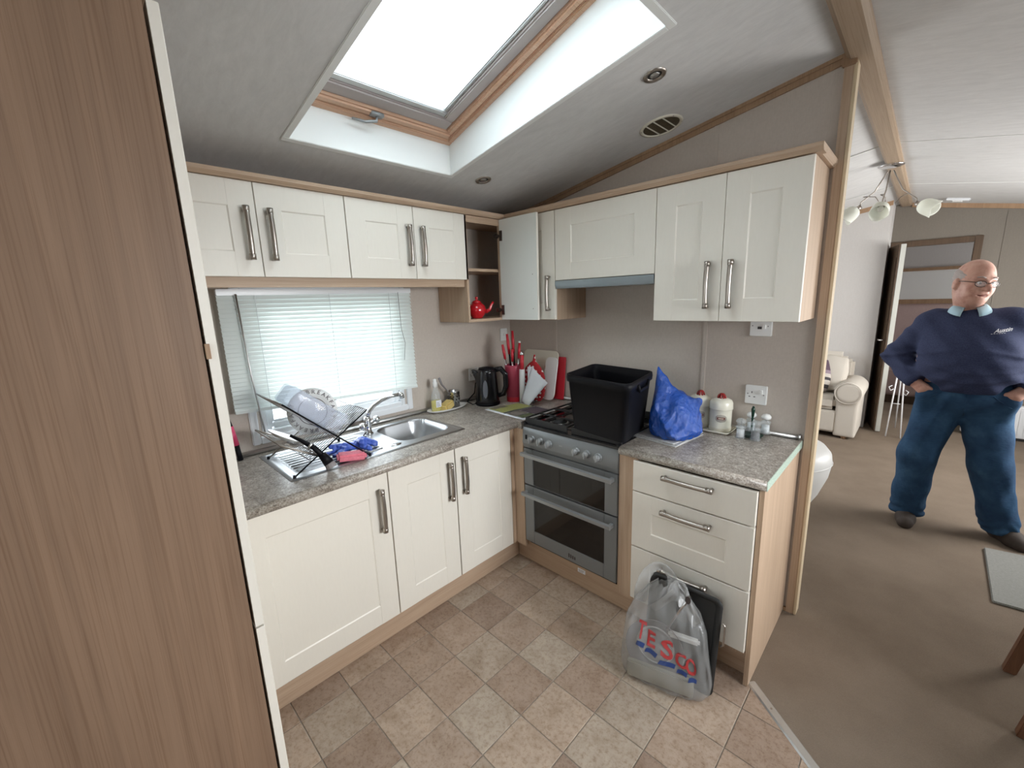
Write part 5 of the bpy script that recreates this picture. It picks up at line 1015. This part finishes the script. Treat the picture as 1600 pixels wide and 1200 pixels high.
# ------------------------------------------------------------------ the man
pe = thing('person', 'elderly balding man in glasses, navy jumper and blue jeans, hands in his pockets', 'person', (2.50, 1.53, 0))
F = np.array((.52, -.84, -.14)); F /= np.linalg.norm(F); Uv = np.array((.10, 0, 1.)); Uv -= F * (Uv @ F); Uv /= np.linalg.norm(Uv); Sv = np.cross(F, Uv)   # Sv = towards the head's right-hand side
HC = np.array((2.432, 1.475, 1.612)); HR = np.stack([Sv, F, Uv], 1)
def hp(s, f, u): return HC + Sv * s + F * f + Uv * u
def head(P):
    d = s_ell(P, hp(0, -.012, .026), (.078, .100, .100), HR); d = smin(d, s_ell(P, hp(0, .020, -.045), (.064, .074, .078), HR), .05)
    d = smin(d, s_cap(P, hp(0, .050, -.092), hp(0, .058, -.104), .026, .022), .05)                       # chin
    d = smin(d, s_ell(P, hp(0, .02, -.095), (.060, .055, .030), HR), .04)                             # jowls
    for s in (-1, 1):
        d = smin(d, s_ell(P, hp(s * .040, .060, -.040), (.022, .020, .026), HR), .03)                    # cheeks
        d = smin(d, s_cap(P, hp(s * .014, .085, .024), hp(s * .048, .070, .022), .010, .008), .014)      # brows
        d = smax(d, -s_ell(P, hp(s * .031, .094, .002), (.019, .014, .012), HR), .014)                   # sockets
        d = smin(d, s_ell(P, hp(s * .086, -.010, -.018), (.009, .019, .033), HR), .010)                  # ears
    d = smin(d, s_cap(P, hp(0, .086, .010), hp(0, .118, -.030), .010, .0155), .014)                       # nose
    for s in (-1, 1): d = smin(d, s_cap(P, hp(s * .013, .096, -.034), hp(s * .013, .098, -.033), .009, .008), .010)
    d = smin(d, s_cap(P, hp(-.020, .082, -.064), hp(.020, .082, -.064), .0075, .0075), .012)             # lips
    d = smin(d, s_cap(P, hp(-.016, .080, -.075), hp(.016, .080, -.075), .008, .008), .010)
    d = smax(d, -s_cap(P, hp(-.023, .090, -.0695), hp(.023, .090, -.0695), .0055, .0055), .004)
    for s in (-1, 1): d = d + .0030 * np.exp(-(s_cap(P, hp(s * .020, .098, -.030), hp(s * .036, .078, -.074), .001, .001) / .005) ** 2)
    for u in (.052, .064, .076): d = d + .0010 * np.exp(-((((P - HC) @ Uv) - u - .15 * ((P - HC) @ Sv) ** 2 / .08) / .003) ** 2) * (((P - HC) @ F) > .02)
    return d
HIP_R, HIP_L = (2.385, 1.53, .86), (2.575, 1.54, .86); KN_R, KN_L = (2.312, 1.47, .51), (2.632, 1.50, .52); AN_R, AN_L = (2.302, 1.54, .10), (2.735, 1.585, .10)
SH_R, SH_L = (2.285, 1.545, 1.365), (2.635, 1.53, 1.375); EL_R, EL_L = (2.140, 1.635, 1.135), (2.800, 1.62, 1.14); WR_R, WR_L = (2.232, 1.445, 1.0), (2.715, 1.45, 1.0)
HD = ((WR_R, (2.288, 1.415, .955), 1), (WR_L, (2.668, 1.42, .955), -1))
def body(P):
    d = head(P); d = smin(d, s_cap(P, (2.43, 1.525, 1.40), hp(0, -.02, -.06), .064, .060), .04)
    t = s_ell(P, (2.462, 1.505, 1.12), (.195, .150, .20)); t = smin(t, s_cap(P, SH_R, SH_L, .065, .065), .12); t = smin(t, s_ell(P, (2.478, 1.53, .93), (.185, .125, .13)), .1)
    for a, b, c, r1, r2, r3 in ((SH_R, EL_R, WR_R, .052, .044, .030), (SH_L, EL_L, WR_L, .052, .044, .030)): t = smin(t, smin(s_cap(P, a, b, r1, r2), s_cap(P, b, c, r2, r3), .02), .03)
    for a, b, c in ((HIP_R, KN_R, AN_R), (HIP_L, KN_L, AN_L)): t = smin(t, smin(s_cap(P, a, b, .085, .055), s_cap(P, b, c, .055, .038), .03), .05)
    d = smin(d, t, .03)
    for wr, h, s in HD:
        wr, h = np.array(wr), np.array(h); v = (h - wr) / np.linalg.norm(h - wr)
        d = smin(d, s_cap(P, wr, h, .030, .036, (1, .75, 1)), .02)
        for k in range(4):   # four fingers curling down into the pocket
            a = h + np.array((.014 * (k - 1.5) * s, .004 * (k - 1.5), -.010)); m_ = a + np.array((.020 * s, .004, -.036 - .003 * (k in (1, 2)))); e = m_ + np.array((.008 * s, .018, -.028))
            d = smin(d, smin(s_cap(P, a, m_, .0095, .0088), s_cap(P, m_, e, .0088, .0075), .004), .006)
        a = h - v * .03 + np.array((.022 * s, -.020, .006)); m_ = a + np.array((.030 * s, -.008, -.014)); e = m_ + np.array((.022 * s, .006, -.020))
        d = smin(d, smin(s_cap(P, a, m_, .0115, .010), s_cap(P, m_, e, .010, .009), .004), .008)
    return d
skm = M['skin']; nz = noise(skm, coords(skm), 26, 4, .6); ln(skm, ramp(skm, nz, [(.3, (.44, .22, .17)), (.5, (.56, .32, .25)), (.8, (.62, .40, .32))]), base(skm)); bump(skm, noise(skm, coords(skm), 120, 3), .15, .002)
bo = surf(body, (2.03, 1.28, .05), (2.92, 1.78, 1.80), .0062).build('body', 'skin', pe, smooth=True); bo['label'] = 'bald head, face and hands'
hm = mat('grey_white_hair', (.42, .37, .35), .9); bump(hm, noise(hm, coords(hm, (1, 1, .2)), 300, 3), .8, .004)
def hair(P):
    d = s_ell(P, hp(0, -.018, .022), (.0825, .100, .098), HR); q = (P - HC) @ HR
    top = q[:, 2] - (.066 - .25 * (q[:, 1] + .02)) ; fr = q[:, 1] - (.042 - .45 * np.maximum(0, -q[:, 2] - .0)); lowr = -.088 - q[:, 2]
    ear = -s_ell(P, hp(.079, -.008, -.020), (.026, .021, .032), HR); ear2 = -s_ell(P, hp(-.079, -.008, -.020), (.026, .021, .032), HR)
    d = smax(d, top, .02); d = smax(d, fr, .014); d = smax(d, lowr, .01); d = smax(d, ear, .008); return smax(d, ear2, .008) + .0012 * np.sin(P[:, 2] * 400 + P[:, 0] * 220)
surf(hair, (2.28, 1.33, 1.48), (2.58, 1.66, 1.76), .004).build('hair', hm, pe, smooth=True)
for s in (-1, 1):
    e = MB().lathe([(.001, -.011), (.008, -.008), (.011, 0), (.008, .008), (.001, .011)], tuple(hp(s * .031, .078, .001)), 12).build('eye', 'white', pe, smooth=True)
    MB().lathe([(.001, .0116), (.0055, .0105)], (0, 0, 0), 12).xf(frame_from(hp(s * .031, .0785, .0), F + Sv * .1)).build('iris', 'print', e)
    MB().tube([hp(s * .018, .095, .030), hp(s * .034, .091, .036), hp(s * .050, .078, .031)], .0030, 6).build('eyebrow', hm, pe, smooth=True)
MB().tube([hp(-.021, .0865, -.0685), hp(-.008, .0915, -.0700), hp(.008, .0915, -.0700), hp(.021, .0865, -.0685)], [.001, .0032, .0032, .001], 8).build('lips', mat('lips', (.22, .06, .05), .5), pe, smooth=True)
gl = None
for s in (-1, 1):
    rim = [hp(s * .034 + .0245 * math.cos(a), .106 - .012 * abs(s * .034 + .0245 * math.cos(a)) / .05, -.004 + .0165 * math.sin(a)) for a in [2 * PI * j / 24 for j in range(25)]]
    o = MB().tube(rim, .0019, 6, cap=False)
    if gl is None: o.tube([hp(-.010, .110, .001), hp(0, .113, .004), hp(.010, .110, .001)], .0018, 6); 
    o.tube([hp(s * .058, .094, .004), hp(s * .080, .060, .004), hp(s * .083, .0, .0), hp(s * .080, -.018, -.014)], .0019, 6)
    if gl is None: gl = o
    else: gl.add(o.v, o.f)
go = gl.build('glasses', mat('dark_spectacle_frame', (.03, .018, .012), .3), pe, smooth=True)
for s in (-1, 1): MB().add([tuple(hp(s * .034 + .0235 * math.cos(a), .1055 - .012 * abs(s * .034 + .0235 * math.cos(a)) / .05, -.004 + .0155 * math.sin(a))) for a in [2 * PI * j / 24 for j in range(24)]], [tuple(range(24))]).build('lens', 'lens', go)
jm = mat('navy_knit', (.035, .05, .12), .85, spec=.15); ln(jm, ramp(jm, noise(jm, coords(jm), 160, 3, .7), [(.3, (.028, .036, .080)), (.7, (.052, .064, .125))]), base(jm)); bump(jm, noise(jm, coords(jm, (1, 1, 4)), 60, 3), .35, .004)
def jumper(P):
    d = s_ell(P, (2.470, 1.475, 1.115), (.235, .205, .215)); d = smin(d, s_ell(P, (2.458, 1.505, 1.27), (.215, .150, .15)), .08); d = smin(d, s_cap(P, (2.315, 1.54, 1.35), (2.600, 1.53, 1.36), .090, .090), .08)
    d = smin(d, s_cap(P, (2.435, 1.53, 1.40), (2.432, 1.53, 1.445), .095, .062), .06)
    for a, b, c in ((SH_R, EL_R, WR_R), (SH_L, EL_L, WR_L)): d = smin(d, smin(s_cap(P, a, b, .082, .074), s_cap(P, b, c, .072, .050), .03), .035)
    x, y, z = P[:, 0], P[:, 1], P[:, 2]
    d = d + .0045 * np.sin(z * 75 + 5 * np.sin(x * 9) + y * 18) * np.clip((1.22 - z) * 5, 0, 1) + .0035 * np.sin(z * 40 + x * 45) - .010 * np.exp(-((z - 1.235 + .25 * np.abs(x - 2.46)) / .012) ** 2) * np.clip((np.abs(x - 2.46) - .02) * 8, 0, 1) - .007 * np.exp(-((z - 1.03 - .9 * (x - 2.46) ** 2) / .010) ** 2) - .006 * np.exp(-((z - 1.09 - .6 * (x - 2.5) ** 2) / .010) ** 2)
    d = d + .0025 * np.sin((x - 2.15) * 80 + z * 55) * np.clip((2.27 - x) * 9, 0, 1) + .0025 * np.sin((x - 2.75) * 80 - z * 55) * np.clip((x - 2.70) * 9, 0, 1)
    d = smax(d, .955 + .02 * (x - 2.47) * 0 - z, .012)
    for wr, h, s in HD:
        wr, h = np.array(wr), np.array(h); v = (h - wr) / np.linalg.norm(h - wr); q_ = (P - wr) @ v; cutp = smax(q_ * 0 - 1, np.maximum(.022 - q_, np.linalg.norm(P - h, axis=1) - .12), .001); d = np.where(cutp < 0, smax(d, -np.maximum(np.linalg.norm(P - h, axis=1) - .085, .022 - q_), .006), d)
    nk = s_ell(P, (2.432, 1.520, 1.470), (.068, .066, .050)); return smax(d, -nk, .012)
jo = surf(jumper, (2.02, 1.22, .92), (2.93, 1.76, 1.50), .0085).build('jumper', jm, pe, smooth=True)
co_m = mat('pale_blue_cotton', (.42, .62, .72), .7)
rws = []
for r_, z in ((.058, 1.475), (.066, 1.480), (.082, 1.462), (.094, 1.440)):
    rws.append([(2.434 + (r_ + (.012 if r_ > .08 else 0) * abs(math.sin(a))) * math.cos(a), 1.512 + r_ * 1.02 * math.sin(a) - .012, z - .022 * max(0, -math.sin(a)) ** 2 - (.012 if r_ > .08 else 0) * max(0, -math.sin(a))) for a in [math.radians(-68 + 316 * j / 30) for j in range(31)]])
MB().grid(rws).build('shirt_collar', co_m, pe, smooth=True, solid=.003)
denim = mat('blue_denim', (.03, .10, .22), .85, spec=.15); dn = noise(denim, coords(denim), 7, 4, .6); ln(denim, ramp(denim, dn, [(.3, (.018, .042, .09)), (.55, (.030, .075, .145)), (.75, (.055, .12, .21))]), base(denim)); bump(denim, noise(denim, coords(denim, (1, 1, 3)), 40, 4), .3, .006)
def jeans(P):
    d = s_ell(P, (2.482, 1.52, .935), (.220, .165, .15))
    for a, b, c, r3 in ((HIP_R, KN_R, AN_R, .090), (HIP_L, KN_L, AN_L, .086)):
        c = (c[0], c[1], .075); d = smin(d, smin(s_cap(P, a, b, .122, .095), s_cap(P, b, c, .095, r3), .04), .035)
    x, y, z = P[:, 0], P[:, 1], P[:, 2]
    for wr, h, s in HD: d = smin(d, s_cap(P, (h[0] + .016 * s, h[1] + .020, h[2] - .040), (h[0] + .030 * s, h[1] + .045, h[2] - .12), .050, .045), .03)
    d = d + .003 * np.sin(z * 33 + x * 60 + 3 * np.sin(y * 14)) * np.clip((.68 - z) * 3, 0, 1) + .0035 * np.sin(z * 21 - x * 48 + 2 * np.sin(x * 17)) + .005 * np.sin(z * 105 + 4 * np.sin(x * 26 + y * 10)) * np.clip((.18 - z) * 9, 0, 1)
    d = smax(d, .052 - z, .01); return smax(d, z - 1.03, .01)
jn = surf(jeans, (2.14, 1.30, .03), (2.88, 1.74, 1.06), .0085).build('jeans', denim, pe, smooth=True)
shm = mat('dark_brown_suede', (.055, .042, .035), .8)
for nm, an, toe in (('right', AN_R, (2.305, 1.385)), ('left', AN_L, (2.835, 1.475))):
    a2 = np.array((an[0], an[1] + .02)); tv = np.array(toe) - a2; L_ = np.linalg.norm(tv); tv /= L_
    def shoe(P, a2=a2, tv=tv, toe=toe):
        d = s_cap(P, (*a2, .045), (*(a2 + tv * .09), .05), .048, .048, (1, 1, 1)); d = smin(d, s_cap(P, (*(a2 + tv * .10), .035), (*(np.array(toe) - tv * .02), .032), .050, .042), .03); d = smin(d, s_cap(P, (*a2, .05), (*a2, .10), .05, .045), .02)
        return smax(d, .004 - P[:, 2], .004)
    so_ = surf(shoe, (an[0] - .15, an[1] - .28, .0), (an[0] + .22, an[1] + .12, .16), .006).build('shoe', shm, pe, smooth=True)
# flat details on the clothes: fly seam, pocket edges, chest lettering
def proj_front(f, x, z, off=.002):
    ys = np.linspace(1.20, 1.6, 401); P = np.stack([np.full(401, x), ys, np.full(401, z)], 1); dd = f(P); k = np.argmax(dd < 0); return (x, ys[k] - off, z)
for nm, pts in (('fly_seam', [(2.476, .95), (2.478, .90), (2.480, .85), (2.483, .80)]), ('pocket_edge', [(2.37, .948), (2.34, .925), (2.31, .90), (2.285, .885)]), ('pocket_edge', [(2.585, .948), (2.61, .925), (2.64, .90), (2.665, .885)])):
    MB().tube([proj_front(jeans, x, z, .0) for x, z in pts], .0035, 6).build(nm, denim, jn, smooth=True)
tm = text_mb('Austin', .030, shear=.45, bold=.0004); out = MB()
for f in tm.f: out.add([proj_front(jumper, 2.572 + .9 * tm.v[i][0], 1.335 + tm.v[i][1] + .15 * tm.v[i][0], .003) for i in f], [tuple(range(len(f)))])
for k in range(6): x = -.042 + .010 * k; out.add([proj_front(jumper, 2.568 + q, 1.318 + .12 * q + r_, .003) for q, r_ in ((x, 0), (x + .007, 0), (x + .007, .0018), (x, .0018))], [(0, 1, 2, 3)])
out.build('chest_lettering', 'paper', jo)
